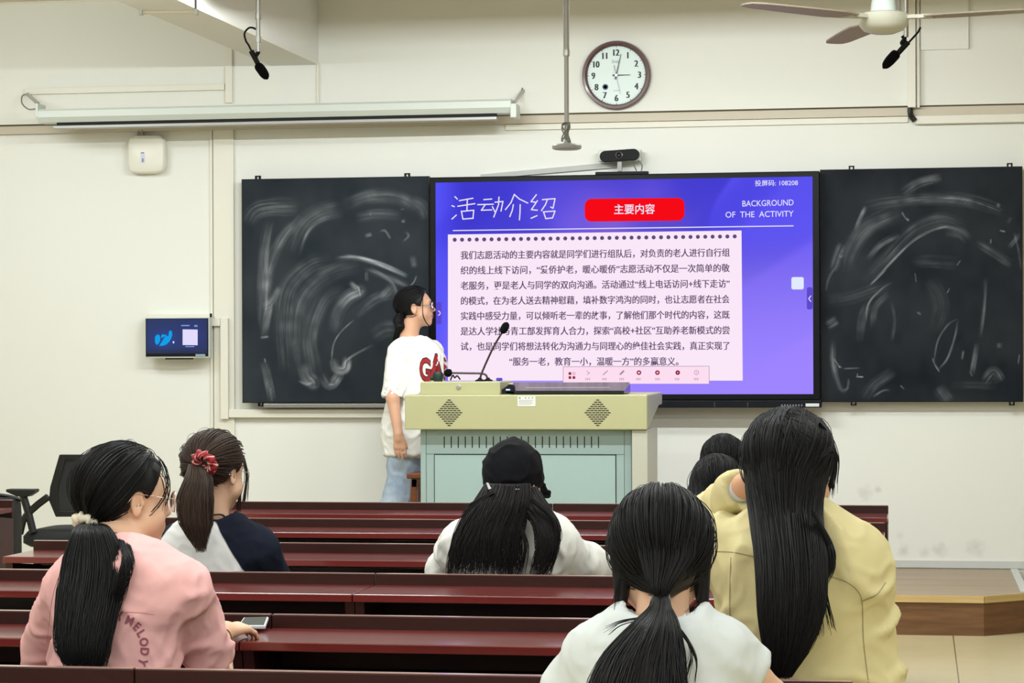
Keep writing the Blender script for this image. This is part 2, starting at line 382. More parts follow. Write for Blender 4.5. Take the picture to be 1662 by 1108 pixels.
# ================================================================== BOARDS AND DISPLAY
YBD = W - .09
def vnoise(x, y, seed=0):
    xi, yi = np.floor(x).astype(int), np.floor(y).astype(int); fx, fy = x - xi, y - yi
    fx = fx * fx * (3 - 2 * fx); fy = fy * fy * (3 - 2 * fy)
    def h(a, b):
        n = (a * 374761393 + b * 668265263 + seed * 974634777) & 0x7fffffff
        n = ((n ^ (n >> 13)) * 1274126177) & 0x7fffffff
        return ((n ^ (n >> 16)) & 0xffff) / 65535.0
    return (h(xi, yi) * (1 - fx) + h(xi + 1, yi) * fx) * (1 - fy) + (h(xi, yi + 1) * (1 - fx) + h(xi + 1, yi + 1) * fx) * fy
def chalk_field(GX, GY, strokes):
    out = .035 * vnoise(GX / 160, GY / 160, 3) + .012 * vnoise(GX / 40, GY / 60, 5)
    for si, (pts, wd, inten, kind) in enumerate(strokes):
        P = catmull(pts, 10); best = np.full(GX.shape, 1e9); al = np.zeros(GX.shape); sd = np.zeros(GX.shape); acc = 0
        for a, b in zip(P[:-1], P[1:]):
            ab = b - a; L2 = ab @ ab + 1e-9
            t = np.clip(((GX - a[0]) * ab[0] + (GY - a[1]) * ab[1]) / L2, 0, 1)
            dx, dy = GX - a[0] - t * ab[0], GY - a[1] - t * ab[1]; d = np.hypot(dx, dy); m = d < best
            best[m] = d[m]; al[m] = acc + t[m] * math.sqrt(L2); sd[m] = np.sign(ab[0] * dy - ab[1] * dx)[m] * d[m]; acc += math.sqrt(L2)
        u = al / max(acc, 1); q = best / wd
        if kind == 'line': p = np.exp(-(best / max(wd, 3.2)) ** 2 * 2.2) * (.35 + .9 * vnoise(al / 26, sd * 0, si)) * np.clip(u * 5, 0, 1) ** .6 * np.clip((1 - u) * 5, 0, 1) ** .6
        else:
            st = (vnoise(sd / 2.6, al / 150, si + 11) * .6 + vnoise(sd / 8, al / 110, si + 31) * .8) ** 1.5 * (.45 + .9 * vnoise(GX / 38, GY / 38, si + 51)) * 1.25
            p = np.clip(1.45 - q * 1.2, 0, 1) ** 1.1 * st
            if kind == 'edge': p *= (.45 + .9 * np.clip(1 - abs(sd / wd - .75) * 3, 0, 1))
            if kind == 'tip': p *= (.3 + 1.3 * u ** 3)
            p *= np.clip(u * 3.2, 0, 1) * np.clip((1 - u) * 4 + (.25 if kind == 'tip' else .0), 0, 1)
        out = out + (.7 if kind == 'line' else .8) * inten * p
    return np.clip(out, 0, 1)
def grid_mesh(x0, x1, z0, z1, Y, nx, nz):
    xs_, zs_ = np.linspace(x0, x1, nx), np.linspace(z0, z1, nz); X, Z = np.meshgrid(xs_, zs_)
    V = np.column_stack([X.ravel(), np.full(X.size, Y), Z.ravel()])
    i = np.arange(nx - 1)[None, :] + np.arange(nz - 1)[:, None] * nx; i = i.ravel()
    return V, np.column_stack([i, i + 1, i + nx + 1, i + nx]), X, Z
M_rim = mat('board_rim', (12, 13, 15), .5, spec=.2)
M_alu = mat('aluminium_tray', (150, 150, 146), .35, metal=.7)
def board(label, pr, strokes, zf, c0, c1, hooks, foot):
    t0, t1 = wrect(*pr, YBD, .03)
    (xa, _, z0), (xb, _, z1) = t0, t1
    t = thing('blackboard', ((xa + xb) / 2, YBD, z0), label, 'blackboard', 'sliding blackboards')
    obj('board_back', MB().box((xa, YBD + .002, z0), (xb, YBD + .05, z1)), M_rim, t)
    V, F, X, Z = grid_mesh(xa + .004, xb - .004, z0 + .004, z1 - .004, YBD, 250, 303)
    GX, GY = (X - xa) / (xb - xa) * zf[0], (z1 - Z) / (z1 - z0) * zf[1]
    ck = chalk_field(GX.ravel(), GY.ravel(), strokes)
    link_mesh('writing_surface', V, F, attr_mat('chalk_dusted_slate', 'chalk', c0, c1, .7, .12), t, attrs={'chalk': ck})
    for (px, up) in hooks:
        hx = on_y(px, 280, YBD)[0]; s = 1 if up else -1; zz = z1 if up else z0
        h = MB().box((hx - .016, YBD + .005, zz), (hx - .007, YBD + .03, zz + s * .02)).box((hx + .007, YBD + .005, zz), (hx + .016, YBD + .03, zz + s * .02)).box((hx - .016, YBD + .005, zz + s * .014), (hx + .016, YBD + .03, zz + s * .02))
        obj('hanging_lug', h, M_rim, t)
    if foot: obj('chalk_tray', MB().box((on_y(428, 655, YBD)[0], YBD - .01, z0 - .028), (xb, YBD + .05, z0 - .004)), M_alu, t, bevel=.003)
    return t
S = []
L_ = lambda pts, wd, it, k='smear': S.append((pts, wd, it, k))
L_([(20, 210), (60, 150), (130, 130), (270, 135)], 42, .16); L_([(230, 350), (280, 230), (360, 165), (470, 140)], 46, .3, 'edge')
L_([(470, 130), (600, 90), (730, 100), (840, 170)], 34, .2); L_([(95, 700), (98, 500), (105, 330), (130, 190)], 26, .42, 'edge')
L_([(110, 580), (135, 400), (190, 270), (280, 170)], 24, .25); L_([(90, 590), (130, 575), (180, 500)], 18, .32)
L_([(95, 735), (108, 690), (135, 560)], 20, .28); L_([(85, 735), (125, 730)], 6, .5, 'line')
L_([(210, 900), (195, 700), (215, 520), (320, 410), (430, 380)], 46, .13); L_([(280, 920), (260, 700), (300, 540), (420, 440), (560, 410)], 40, .12)
L_([(350, 930), (320, 740), (380, 560), (480, 500)], 36, .13)
L_([(430, 372), (520, 368), (640, 400), (770, 460)], 12, .55); L_([(440, 365), (560, 372), (690, 425), (760, 455)], 3, .55, 'line')
L_([(560, 420), (650, 450), (760, 495)], 14, .38, 'tip'); L_([(770, 510), (795, 485), (808, 455)], 4, .4, 'line')
L_([(425, 720), (445, 620), (490, 555), (548, 525)], 30, .5, 'tip'); L_([(540, 500), (552, 550)], 4, .7, 'line')
L_([(415, 860), (425, 770), (460, 710), (520, 655)], 4, .5, 'line'); L_([(425, 830), (440, 880), (480, 880), (490, 820)], 22, .5)
L_([(455, 885), (500, 830), (610, 770)], 6, .35); L_([(290, 850), (300, 910), (330, 945)], 34, .4, 'tip'); L_([(260, 930), (300, 950), (340, 940)], 8, .35)
L_([(370, 900), (395, 950), (420, 950), (450, 910)], 22, .5, 'tip'); L_([(400, 955), (425, 950)], 5, .6, 'line')
L_([(100, 840), (120, 920), (140, 1030)], 20, .3); L_([(130, 960), (140, 1035)], 5, .25, 'line'); L_([(105, 830), (108, 850)], 4, .4, 'line')
L_([(500, 480), (545, 520)], 12, .3); L_([(578, 430), (580, 480)], 8, .25); L_([(590, 415), (690, 480), (720, 550)], 10, .28)
L_([(530, 190), (620, 175), (740, 180)], 26, .13); L_([(640, 250), (665, 248), (690, 285)], 6, .35, 'line'); L_([(570, 270), (605, 262)], 10, .25)
L_([(597, 160), (597, 178)], 2.5, .5, 'line'); L_([(735, 150), (752, 150)], 3, .3, 'line'); L_([(738, 205), (758, 205)], 8, .25); L_([(755, 250), (772, 272), (745, 300)], 6, .25)
L_([(520, 640), (620, 560), (720, 530)], 26, .14); L_([(600, 740), (660, 700), (720, 700)], 40, .1); L_([(790, 360), (800, 420)], 18, .14)
L_([(780, 110), (835, 140), (855, 200)], 30, .14); L_([(640, 560), (700, 500)], 22, .16)
board('left chalk-smeared blackboard, behind the presenter', (392.6, 288.2, 696.4, 653.6), S, (865, 1037), (26, 34, 41), (180, 185, 190), [(417.5, True), (660, True), (421, False)], True)
S = []
L_([(200, 170), (330, 150), (560, 140), (720, 160), (860, 210)], 30, .18); L_([(380, 155), (560, 140), (700, 155), (840, 205)], 2.6, .42, 'line')
L_([(160, 290), (185, 230), (215, 170)], 10, .45); L_([(120, 480), (140, 380), (220, 270), (380, 200)], 40, .14)
L_([(230, 535), (330, 430), (450, 320), (580, 272), (680, 300)], 7, .38); L_([(232, 533), (270, 500), (310, 460)], 3.5, .75, 'line')
L_([(215, 420), (280, 350), (370, 300)], 14, .3); L_([(180, 520), (240, 490), (420, 300), (560, 240), (690, 290)], 34, .13)
L_([(60, 470), (80, 400), (105, 340)], 24, .28); L_([(85, 390), (95, 405), (110, 395)], 6, .35)
L_([(380, 200), (395, 225), (410, 240)], 4, .5, 'line'); L_([(405, 230), (412, 242)], 4, .8, 'line')
L_([(380, 120), (460, 70), (570, 45)], 24, .22); L_([(720, 340), (800, 390), (890, 450)], 20, .2)
L_([(830, 290), (855, 297)], 3.4, .85, 'line'); L_([(790, 330), (788, 350)], 3, .5, 'line'); L_([(820, 165), (830, 185)], 8, .2)
L_([(650, 425), (632, 450)], 4, .55, 'line'); L_([(440, 480), (446, 525)], 3, .4, 'line'); L_([(600, 550), (588, 575)], 3, .5, 'line'); L_([(450, 660), (468, 672)], 5, .4, 'line')
L_([(210, 720), (225, 620), (290, 550), (340, 520)], 5, .3); L_([(240, 740), (255, 640), (320, 570)], 16, .17); L_([(330, 600), (345, 700), (330, 800)], 8, .17)
L_([(180, 800), (195, 680), (230, 610)], 20, .14); L_([(30, 600), (140, 590), (330, 530)], 30, .1)
L_([(525, 890), (545, 790), (590, 720), (635, 690)], 4, .45); L_([(545, 925), (590, 870), (625, 770), (638, 690)], 5, .5); L_([(520, 870), (530, 900), (552, 935)], 4, .7, 'line')
L_([(765, 500), (760, 620), (740, 780)], 8, .28); L_([(700, 950), (715, 860), (725, 800)], 12, .3); L_([(690, 930), (702, 955)], 3, .4, 'line')
L_([(655, 880), (662, 835)], 5, .3); L_([(912, 900), (918, 855)], 3.2, .9, 'line'); L_([(755, 985), (800, 935), (835, 985)], 26, .3); L_([(825, 800), (826, 828)], 12, .25)
L_([(55, 780), (60, 900), (90, 1010), (130, 1020)], 14, .3); L_([(60, 870), (85, 905), (100, 915)], 3.5, .6, 'line'); L_([(105, 918), (185, 915)], 4, .45, 'line')
L_([(165, 955), (200, 957)], 3.2, 1.0, 'line'); L_([(172, 940), (170, 955)], 2.4, .9, 'line'); L_([(85, 908), (92, 912)], 4, .9, 'line'); L_([(100, 1020), (125, 1008), (130, 960)], 5, .55)
L_([(240, 1050), (290, 1020), (325, 1018)], 5, .45); L_([(370, 995), (390, 1015)], 3, .5, 'line'); L_([(200, 1060), (250, 990), (345, 930)], 26, .16)
L_([(25, 720), (80, 690)], 26, .18); L_([(540, 1000), (600, 1080)], 32, .2); L_([(600, 1000), (700, 995), (820, 1000)], 18, .1)
L_([(25, 560), (40, 500), (80, 440)], 6, .25); L_([(920, 300), (905, 330), (870, 370)], 10, .2); L_([(865, 260), (885, 230)], 8, .25); L_([(895, 300), (915, 380), (928, 470)], 5, .25, 'line')
L_([(420, 430), (520, 430), (640, 440)], 30, .09); L_([(580, 290), (650, 300), (690, 340)], 26, .12); L_([(500, 500), (560, 620), (530, 760)], 40, .06)
board('right chalk-marked blackboard, beside the glowing display', (1331.5, 272.5, 1660.2, 652.2), S, (935, 1072), (14, 20, 27), (170, 175, 182), [(1382, True), (1639, True), (1384, False), (1641, False)], False)

# interactive display
YD = W - .16
M_bez = mat('display_bezel', (8, 9, 13), .45, spec=.15); M_bar = mat('display_speaker_bar', (14, 17, 24), .5, spec=.15)
d0, d1 = wrect(697.5, 282.5, 1331, 649.5, YD, .06)
disp = thing('interactive_display', ((d0[0] + d1[0]) / 2, YD, d0[2]), 'large wall display glowing with a violet slide between the two blackboards', 'display')
obj('housing', MB().box(d0, d1), M_bez, disp, bevel=.006)
b0, b1 = wrect(697.5, 650, 1333, 661.5, YD - .012, .075); obj('speaker_bar', MB().box(b0, b1), M_bar, disp, bevel=.004)
c0, c1 = wrect(966, 278.2, 1052, 283.5, YD + .01, .04); obj('camera_mount', MB().box(c0, c1), M_bez, disp, bevel=.004)
c0, c1 = wrect(1307.5, 654.5, 1329.5, 659.6, YD - .0135, .0014); obj('spec_sticker', MB().box(c0, c1), mat('pale_sticker', (206, 212, 214), .5), disp)
bt = MB()
for x in (1159, 1213):
    for y in (653.5, 656, 658.5): bt.box(*wrect(x, y, x + 1.2, y + 1, YD - .0132, .001))
for k in range(8): bt.box(*wrect(1268 + k * 4.6, 656, 1270 + k * 4.6, 659, YD - .0132, .001))
obj('port_marks', bt, mat('grey_port_marks', (120, 124, 130), .5), disp)
# the lit panel, an axis aligned rectangle on the display's front
TL, TR, BR = on_y(706.8, 295.8, YD - .002), on_y(1318.8, 286.9, YD - .002), on_y(1320, 639.3, YD - .002)
sx0, sx1, sz1, sz0 = TL[0], (TR[0] + BR[0]) / 2, (TL[2] + TR[2]) / 2, BR[2]
V, F, X, Z = grid_mesh(sx0, sx1, sz0, sz1, YD - .002, 128, 76)
u, v = (X - sx0).ravel() / (sx1 - sx0), (sz1 - Z).ravel() / (sz1 - sz0)
def mixc(a, b, t): return a * (1 - t[:, None]) + np.asarray(b, float) * t[:, None]
def ss(x, a, b): t = np.clip((x - a) / (b - a), 0, 1); return t * t * (3 - 2 * t)
C = np.tile(np.array([56, 48, 205.]), (len(u), 1))
C = mixc(C, (172, 148, 255), ss(v + .2 * u, .06, 1.15)); C = mixc(C, (86, 84, 255), ss(-u, -.09, -.0) * .8)
wav = u + .06 * np.sin(v * 7) - .08
C = mixc(C, (92, 82, 250), ss(wav, .70, .72) * (1 - ss(v, .2, .5)) * .7); C = mixc(C, (136, 112, 255), ss(u - .9 * (.55 - v), .74, .80) * .45)
C = mixc(C, (160, 132, 255), ss(u - .9 * (.75 - v), .95, 1.0) * .5)
for (bx, by, br, cc, k) in ((.40, .12, .10, (112, 84, 222), .6), (.47, .2, .09, (150, 104, 214), .6), (.58, .06, .06, (112, 84, 220), .5), (.36, .2, .05, (120, 96, 232), .6), (.30, .10, .08, (88, 74, 226), .6), (.62, .2, .05, (96, 70, 200), .6)):
    C = mixc(C, cc, np.exp(-(((u - bx) / br) ** 2 + ((v - by) / (br * 1.4)) ** 2)) * k)
C = mixc(C, (52, 46, 206), ss(np.sin(u * 9 + v * 5), .7, 1) * .35 * (1 - ss(v, .2, .4)))
def lin_np(c):
    c = np.clip(c, 0, 255) / 255; return np.where(c <= .04045, c / 12.92, ((c + .055) / 1.055) ** 2.4)
scr = link_mesh('screen', V, F, attr_mat('slide_background', 'slide', (0, 0, 0), None, .35, .06, emit=True), disp,
                attrs={'slide': np.column_stack([lin_np(C), np.ones(len(u))])})
def glow(name, rgb, k=1.0): return mat(name, (0, 0, 0), .4, spec=0, emit=rgb, estr=k)
def SX(px, py=460): return on_y(px, py, YD - .003)[0]
def SZ(px, py): return on_y(px, py, YD - .003)[2]
def flat(mb, pxpoly, lay):                   # polygon on the lit panel, lay = layer number
    Y = YD - .002 - .0006 * lay; mb.add([on_y(x, y, Y) for x, y in pxpoly], [tuple(range(len(pxpoly)))[::-1]])
def rrect(x0, y0, x1, y1, r, n=6):
    o = []
    for cx, cy, a in ((x1 - r, y0 + r, -90), (x1 - r, y1 - r, 0), (x0 + r, y1 - r, 90), (x0 + r, y0 + r, 180)):
        o += [(cx + r * math.cos(math.radians(a + 90 * i / n)), cy + r * math.sin(math.radians(a + 90 * i / n))) for i in range(n + 1)]
    return o
def tiltq(pts): return [(x, y - (x - 1013) * .0123 * (1 - (y - 290) / 420)) for x, y in pts]
def circ(x, y, r, n=14): return [(x + r * math.cos(6.2832 * i / n), y + r * math.sin(6.2832 * i / n)) for i in range(n)]
def ring(mb, x, y, r0, r1, lay, n=18, a0=0, a1=360):
    for i in range(n):
        p, q = math.radians(a0 + (a1 - a0) * i / n), math.radians(a0 + (a1 - a0) * (i + 1) / n)
        flat(mb, [(x + r1 * math.cos(p), y + r1 * math.sin(p)), (x + r1 * math.cos(q), y + r1 * math.sin(q)), (x + r0 * math.cos(q), y + r0 * math.sin(q)), (x + r0 * math.cos(p), y + r0 * math.sin(p))], lay)
def stroke(mb, pts, wd, lay):
    P = np.asarray(pts, float)
    for a, b in zip(P[:-1], P[1:]):
        n = np.array([-(b - a)[1], (b - a)[0]]); n = n / (np.linalg.norm(n) + 1e-9) * wd / 2; e = (b - a) / (np.linalg.norm(b - a) + 1e-9) * wd * .35
        flat(mb, [a - e + n, b + e + n, b + e - n, a - e - n], lay)
mb = MB(); flat(mb, [(727, 380.5), (1203.5, 374), (1205.5, 617.5), (727, 617.5)], 1)
obj('note_paper', mb, glow('slide_paper', (250, 231, 248)), scr)
mb = MB()
for k in range(39): flat(mb, circ(738 + k * 11.96, 389 - k * .145, 3.3), 2)
obj('binding_dots', mb, glow('slide_dots', (92, 78, 122)), scr)
mb = MB(); flat(mb, [(735, 373.3), (1288, 365.6), (1288, 367.2), (735, 374.9)], 2)
obj('header_rule', mb, glow('slide_white', (232, 228, 250)), scr)
mb = MB(); flat(mb, tiltq(rrect(949, 322, 1111, 359, 11)), 2)
obj('heading_badge', mb, glow('slide_red', (246, 10, 22)), scr)
def slide_text(name, s, px0, px1, pyb, pyt_em, m, bold=0, lay=3, py1=None):
    """pyb: baseline pixel; pyt_em: em size in pixels"""
    mb = MB(); V, F = text_geo(s, bold); Y = YD - .002 - .0006 * lay
    wx = V[:, 0].max(); xs_ = px0 + V[:, 0] / wx * (px1 - px0)
    sl = ((py1 if py1 is not None else pyb) - pyb) / (px1 - px0)
    for k in ((0, .45) if name == 'body_text' else (0,)): mb.add([on_y(x + k, pyb + (x - px0) * sl - y * pyt_em, Y - k * .0003) for x, y in zip(xs_, V[:, 1])], F)
    return obj(name, mb, m, scr)
G_white = MATS['slide_white']; G_ink = glow('slide_ink', (96, 74, 108))
slide_text('heading_text', '主要内容', 996, 1063, 346.2, 17.5, G_white, .012, 3, 345.5)
slide_text('english_title', 'BACKGROUND', 1204, 1288, 335, 13.6, G_white, .004, 3, 333)
slide_text('english_title', 'OF  THE  ACTIVITY', 1177, 1288, 353, 13.6, G_white, .004, 3, 351.2)
slide_text('screen_code', '投屏码: 108208', 1225, 1295, 301.2, 10.5, G_white, .006, 3, 300.2)
body = ['我们志愿活动的主要内容就是同学们进行组队后，对负责的老人进行自行组', '织的线上线下访问，“爱侨护老，暖心暖侨”志愿活动不仅是一次简单的敬',
        '老服务，更是老人与同学的双向沟通。活动通过“线上电话访问+线下走访”', '的模式，在为老人送去精神慰藉，填补数字鸿沟的同时，也让志愿者在社会',
        '实践中感受力量，可以倾听老一辈的故事，了解他们那个时代的内容，这既', '是达人学社与青工部发挥育人合力，探索“高校+社区”互助养老新模式的尝',
        '试，也是同学们将想法转化为沟通力与同理心的绝佳社会实践，真正实现了', '“服务一老，教育一小，温暖一方”的多赢意义。']
for i, s in enumerate(body):
    yl = 420.5 + i * 24.6; x0, x1 = (747, 1184) if i < 7 else (826, 1101); n = (1184 - 747) / 33.
    yb0 = yl - .9 + i * .05; slope = -.0105 + i * .0013
    slide_text('body_text', s, x0, x1, yb0 + (x0 - 747) * slope, 14.6, G_ink, .006, 3, yb0 + (x1 - 747) * slope)
# handwritten title, stroke by stroke
Z2 = lambda pts: [(700 + x / 3.077, 280 + y / 3.078) for x, y in pts]
title = [[(118, 120), (130, 132)], [(103, 165), (115, 170)], [(103, 232), (125, 212)], [(208, 128), (140, 140)], [(132, 168), (218, 155)], [(180, 132), (178, 190)],
         [(150, 192), (158, 232)], [(150, 194), (212, 188), (208, 228)], [(158, 232), (210, 228)],
         [(262, 135), (302, 132)], [(232, 160), (310, 158)], [(268, 162), (250, 188), (302, 186)], [(305, 170), (318, 196)], [(318, 148), (358, 144), (352, 172), (348, 192)], [(338, 122), (336, 160), (312, 222)],
         [(415, 108), (398, 150), (370, 185)], [(415, 110), (440, 132), (482, 152)], [(410, 160), (404, 190), (392, 220)], [(444, 160), (443, 200), (440, 236)],
         [(525, 110), (498, 145), (522, 148)], [(530, 140), (500, 185), (530, 188)], [(498, 228), (528, 215)], [(555, 135), (618, 130), (608, 178), (596, 172)], [(580, 134), (570, 160), (550, 190)], [(560, 195), (572, 230)], [(560, 196), (618, 192), (606, 225)], [(572, 230), (606, 226)]]
mb = MB()
for s in title: stroke(mb, Z2(s), 1.9, 3)
obj('handwritten_title', mb, glow('slide_title_white', (236, 228, 246)), scr)
# floating toolbar
mb = MB(); flat(mb, rrect(914, 595, 1151, 622.5, 1.5), 2); tb = obj('toolbar', mb, glow('toolbar_pink', (252, 222, 240)), scr)
mb = MB(); stroke(mb, [(914, 623), (914, 595), (1151, 594), (1151, 622.5)], .8, 4); obj('toolbar_rule', mb, glow('toolbar_rule_grey', (170, 130, 160)), scr)
mb = MB(); R_ = glow('icon_red', (150, 40, 70)); 
for x in (925, 931.5):
    for y in (606, 612.5):
        if (x, y) == (931.5, 606): ring(mb, x, y, 1.7, 2.3, 4)
        else: flat(mb, rrect(x - 2.2, y - 2.2, x + 2.2, y + 2.2, .8, 2), 4)
for x, rr in ((1037, 1.6), (1067, 1.4), (1100, .9)): ring(mb, x, 604.5, rr, 3.8, 4)
ring(mb, 1130.5, 604.3, 3.2, 3.8, 4); flat(mb, circ(1130.5, 604.3, .8, 8), 4)
obj('toolbar_icons', mb, R_, scr)
mb = MB(); stroke(mb, [(952, 602), (957, 605), (953, 608)], .9, 4); stroke(mb, [(979, 608), (986, 601.5)], 1.5, 4); stroke(mb, [(1007, 607), (1012, 602)], 3, 4)
for x in (955, 982, 1010, 1037, 1068, 1100, 1131):
    for k in (-4, -1.3, 1.4): stroke(mb, [(x + k, 613), (x + k, 617)], .7, 4); stroke(mb, [(x + k - .5, 615), (x + k + 1.8, 615)], .6, 4)
obj('toolbar_captions', mb, glow('caption_grey', (176, 140, 164)), scr)
mb = MB(); flat(mb, rrect(1284.5, 449.5, 1304.5, 469.5, 3), 2); obj('slide_button', mb, glow('button_white', (226, 234, 255)), scr)
mb = MB(); flat(mb, rrect(1309.5, 466, 1319, 502, 3), 2); obj('edge_tab', mb, glow('tab_violet', (92, 74, 206)), scr)
mb = MB(); flat(mb, rrect(707.5, 490, 716.5, 526, 3), 2); obj('edge_tab', mb, MATS['tab_violet'], scr)
mb = MB(); stroke(mb, [(1316, 480), (1312.5, 484.5), (1316, 489)], 1.4, 4); ring(mb, 711, 508, 2.8, 4.1, 4, 10, -90, 90); obj('tab_arrow', mb, G_white, scr)
# ================================================================== FIXTURES ON AND NEAR THE FRONT WALL
M_white = mat('white_enamel', (196, 202, 194), .4, spec=.5)
M_dark = mat('matt_black', (11, 12, 14), .6, spec=.2)
M_steel = mat('brushed_steel', (176, 176, 172), .35, metal=.85)
M_greyp = mat('grey_painted_tube', (158, 157, 152), .4, metal=.3)
M_foam = mat('black_foam', (10, 10, 12), .95, spec=.1, bump=((400, 400, 400), .5, .002))
# projection screen casing
YH = W - .40
h0, h1 = wrect(60, 168.5, 829, 190.5, YH, .13)
ps = thing('projection_screen', ((h0[0] + h1[0]) / 2, YH, h0[2]), 'long white rolled-up projection screen casing hung above the left blackboard', 'projection screen')
q = MB(); z0, z1 = h0[2], h1[2]
q.prism([(h0[0], YH + .012, z1), (h0[0], YH, z1 - .012), (h0[0], YH, z0 + .03), (h0[0], YH + .025, z0), (h0[0], YH + .13, z0), (h0[0], YH + .13, z1)], (h1[0] - h0[0], 0, 0))
obj('casing', q, M_white, ps)
s0, s1 = wrect(92, 189.5, 804, 196, YH + .03, .06); obj('slot', MB().box(s0, s1), mat('slot_black', (8, 8, 10), .8), ps)
s0, s1 = wrect(86, 196.3, 806, 201.5, YH + .022, .07); obj('bottom_bar', MB().box(s0, s1), M_greyp, ps, bevel=.003)
for x0, x1 in ((57, 61.5), (828, 838)):
    s0, s1 = wrect(x0, 167.5, x1, 190.5, YH - .003, .136); obj('end_cap', MB().box(s0, s1), M_white, ps, bevel=.004)
def hang(name, pts, r, m, par): return obj(name, MB().tube(catmull(pts), r, 8), m, par, smooth=True)
for side, pts in (('l', [(62, 168, YH + .07), (50, 158, W - .15), (44, 152, W - .06)]), ('r', [(834, 168, YH + .07), (841, 158, W - .15), (849, 147, W - .055)])):
    hang('hanging_chain', [on_y(*p) for p in pts], .011, M_steel, ps)
hang('loose_wire', [on_y(44, 152, W - .06), on_y(36, 156, W - .1), on_y(36, 168, W - .15), on_y(46, 177, W - .2), on_y(58, 177, YH + .05)], .004, mat('grey_wire', (120, 116, 104), .5), ps)
hang('loose_wire', [on_y(838, 160, W - .15), on_y(845, 152, W - .1), on_y(848, 143, W - .056)], .004, MATS['grey_wire'], ps)
# access point
a0, a1 = wrect(205.5, 219, 266.5, 281, W - .075, .074)
ap = thing('wifi_access_point', ((a0[0] + a1[0]) / 2, W - .075, a0[2]), 'white rounded square wireless box on the wall under the screen casing', 'wireless access point')
cx, cz, hw, hh = (a0[0] + a1[0]) / 2, (a0[2] + a1[2]) / 2, (a1[0] - a0[0]) / 2, (a1[2] - a0[2]) / 2
def sq(k, y): return [(cx + hw * k * np.sign(math.cos(t)) * abs(math.cos(t)) ** .42, y, cz + hh * k * np.sign(math.sin(t)) * abs(math.sin(t)) ** .42) for t in np.linspace(0, 2 * math.pi, 48, endpoint=False)]
def loft(mb, rings, cap=True):
    n = len(rings[0]); vs = np.vstack(rings); fs = [(i * n + k, i * n + (k + 1) % n, (i + 1) * n + (k + 1) % n, (i + 1) * n + k) for i in range(len(rings) - 1) for k in range(n)]
    if cap: fs += [tuple(range(n - 1, -1, -1)), tuple(range((len(rings) - 1) * n, len(rings) * n))]
    return mb.add(vs, fs)
obj('body', loft(MB(), [sq(.9, W - .001), sq(1, W - .02), sq(1, W - .05), sq(.96, W - .066), sq(.85, W - .075)]), mat('access_point_plastic', (224, 221, 208), .4), ap, smooth=True)
obj('label_plate', MB().box(*wrect(228.5, 250, 235, 264, W - .077, .0015)), mat('label_lilac', (196, 196, 226), .4), ap)
obj('label_mark', MB().box(*wrect(228.5, 247, 234, 249, W - .0768, .0013)).box(*wrect(230.5, 257, 233, 263, W - .0778, .0007)), mat('label_grey', (120, 124, 130), .4), ap)
obj('cable_stub', MB().tube([on_y(224, 221, W - .03), on_y(226, 206, W - .02)], .008, 8).tube([on_y(231, 221, W - .03), on_y(231, 206, W - .02)], .008, 8), mat('stub_grey', (150, 146, 134), .5), ap)
# wall clock
YC = W - .053
cc = on_y(1000, 121.8, YC - .03); s_ = scale_at(1000, 122, YC - .03); r_ = 56 / s_
ck = thing('wall_clock', (cc[0], W - .05, cc[2] - r_), 'round wall clock with a dark brown rim, hands at three', 'clock')
ax = (0, -1, 0); base = np.array([cc[0], W - .051, cc[2]])
obj('rim', MB().lathe(base, ax, [(r_, 0), (r_, .03), (r_ * .97, .044), (r_ * .9, .045), (r_ * .86, .034), (r_ * .845, .02)], 72, False), mat('clock_rim_brown', (76, 34, 30), .35, coat=.3), ck, smooth=True)
obj('dial', MB().lathe(base, ax, [(r_ * .87, .004), (r_ * .86, .0195), (0, .0196)], 64), mat('clock_dial', (216, 230, 228), .5), ck)
nb = MB(); YT = base[1] - .0205; Rn = r_ * .66
for k in range(1, 13):
    t = math.radians(90 - 30 * k); V, F = text_geo(str(k), .0); V = V.copy(); V[:, 0] -= (V[:, 0].max() + V[:, 0].min()) / 2; V[:, 1] -= (V[:, 1].max() + V[:, 1].min()) / 2
    em = r_ * .265
    for dxx in (-.0026, 0, .0026): nb.add(np.column_stack([cc[0] + Rn * math.cos(t) * 1.02 + V[:, 0] * em * .82 + dxx, np.full(len(V), YT - dxx * .02), cc[2] + Rn * math.sin(t) + V[:, 1] * em]), F)
obj('numerals', nb, mat('clock_ink', (26, 34, 40), .5), ck)
nb = MB()
for k in range(60):
    t = math.radians(6 * k); rr = r_ * .80; l = .012 if k % 5 == 0 else .006; wd = .0025 if k % 5 == 0 else .0009
    c, s = math.cos(t), math.sin(t)
    nb.add([(cc[0] + rr * c - wd * s, YT, cc[2] + rr * s + wd * c), (cc[0] + (rr + l) * c - wd * s, YT, cc[2] + (rr + l) * s + wd * c), (cc[0] + (rr + l) * c + wd * s, YT, cc[2] + (rr + l) * s - wd * c), (cc[0] + rr * c + wd * s, YT, cc[2] + rr * s - wd * c)], [(0, 1, 2, 3)])
obj('minute_marks', nb, mat('clock_mark_grey', (120, 130, 134), .5), ck)
nb = MB(); text_on(nb, 'Shida', cc[0] - r_ * .13, cc[0] + r_ * .09, cc[2] + r_ * .36, r_ * .13, YT); text_on(nb, 'QUARTZ', cc[0] - r_ * .09, cc[0] + r_ * .09, cc[2] - r_ * .46, r_ * .05, YT)
obj('dial_lettering', nb, MATS['clock_mark_grey'], ck)
def hand(nm, ang, l, tail, wd, y, m):
    t = math.radians(90 - ang); c, s = math.cos(t), math.sin(t); P = []
    for d, ww in ((-tail, wd), (-tail, -wd), (0, -wd * .7), (l, -wd * .35), (l, wd * .35), (0, wd * .7)): P.append((cc[0] + d * c - ww * s, y, cc[2] + d * s + ww * c))
    return obj(nm, MB().prism(P, (0, .0015, 0)), m, ck)
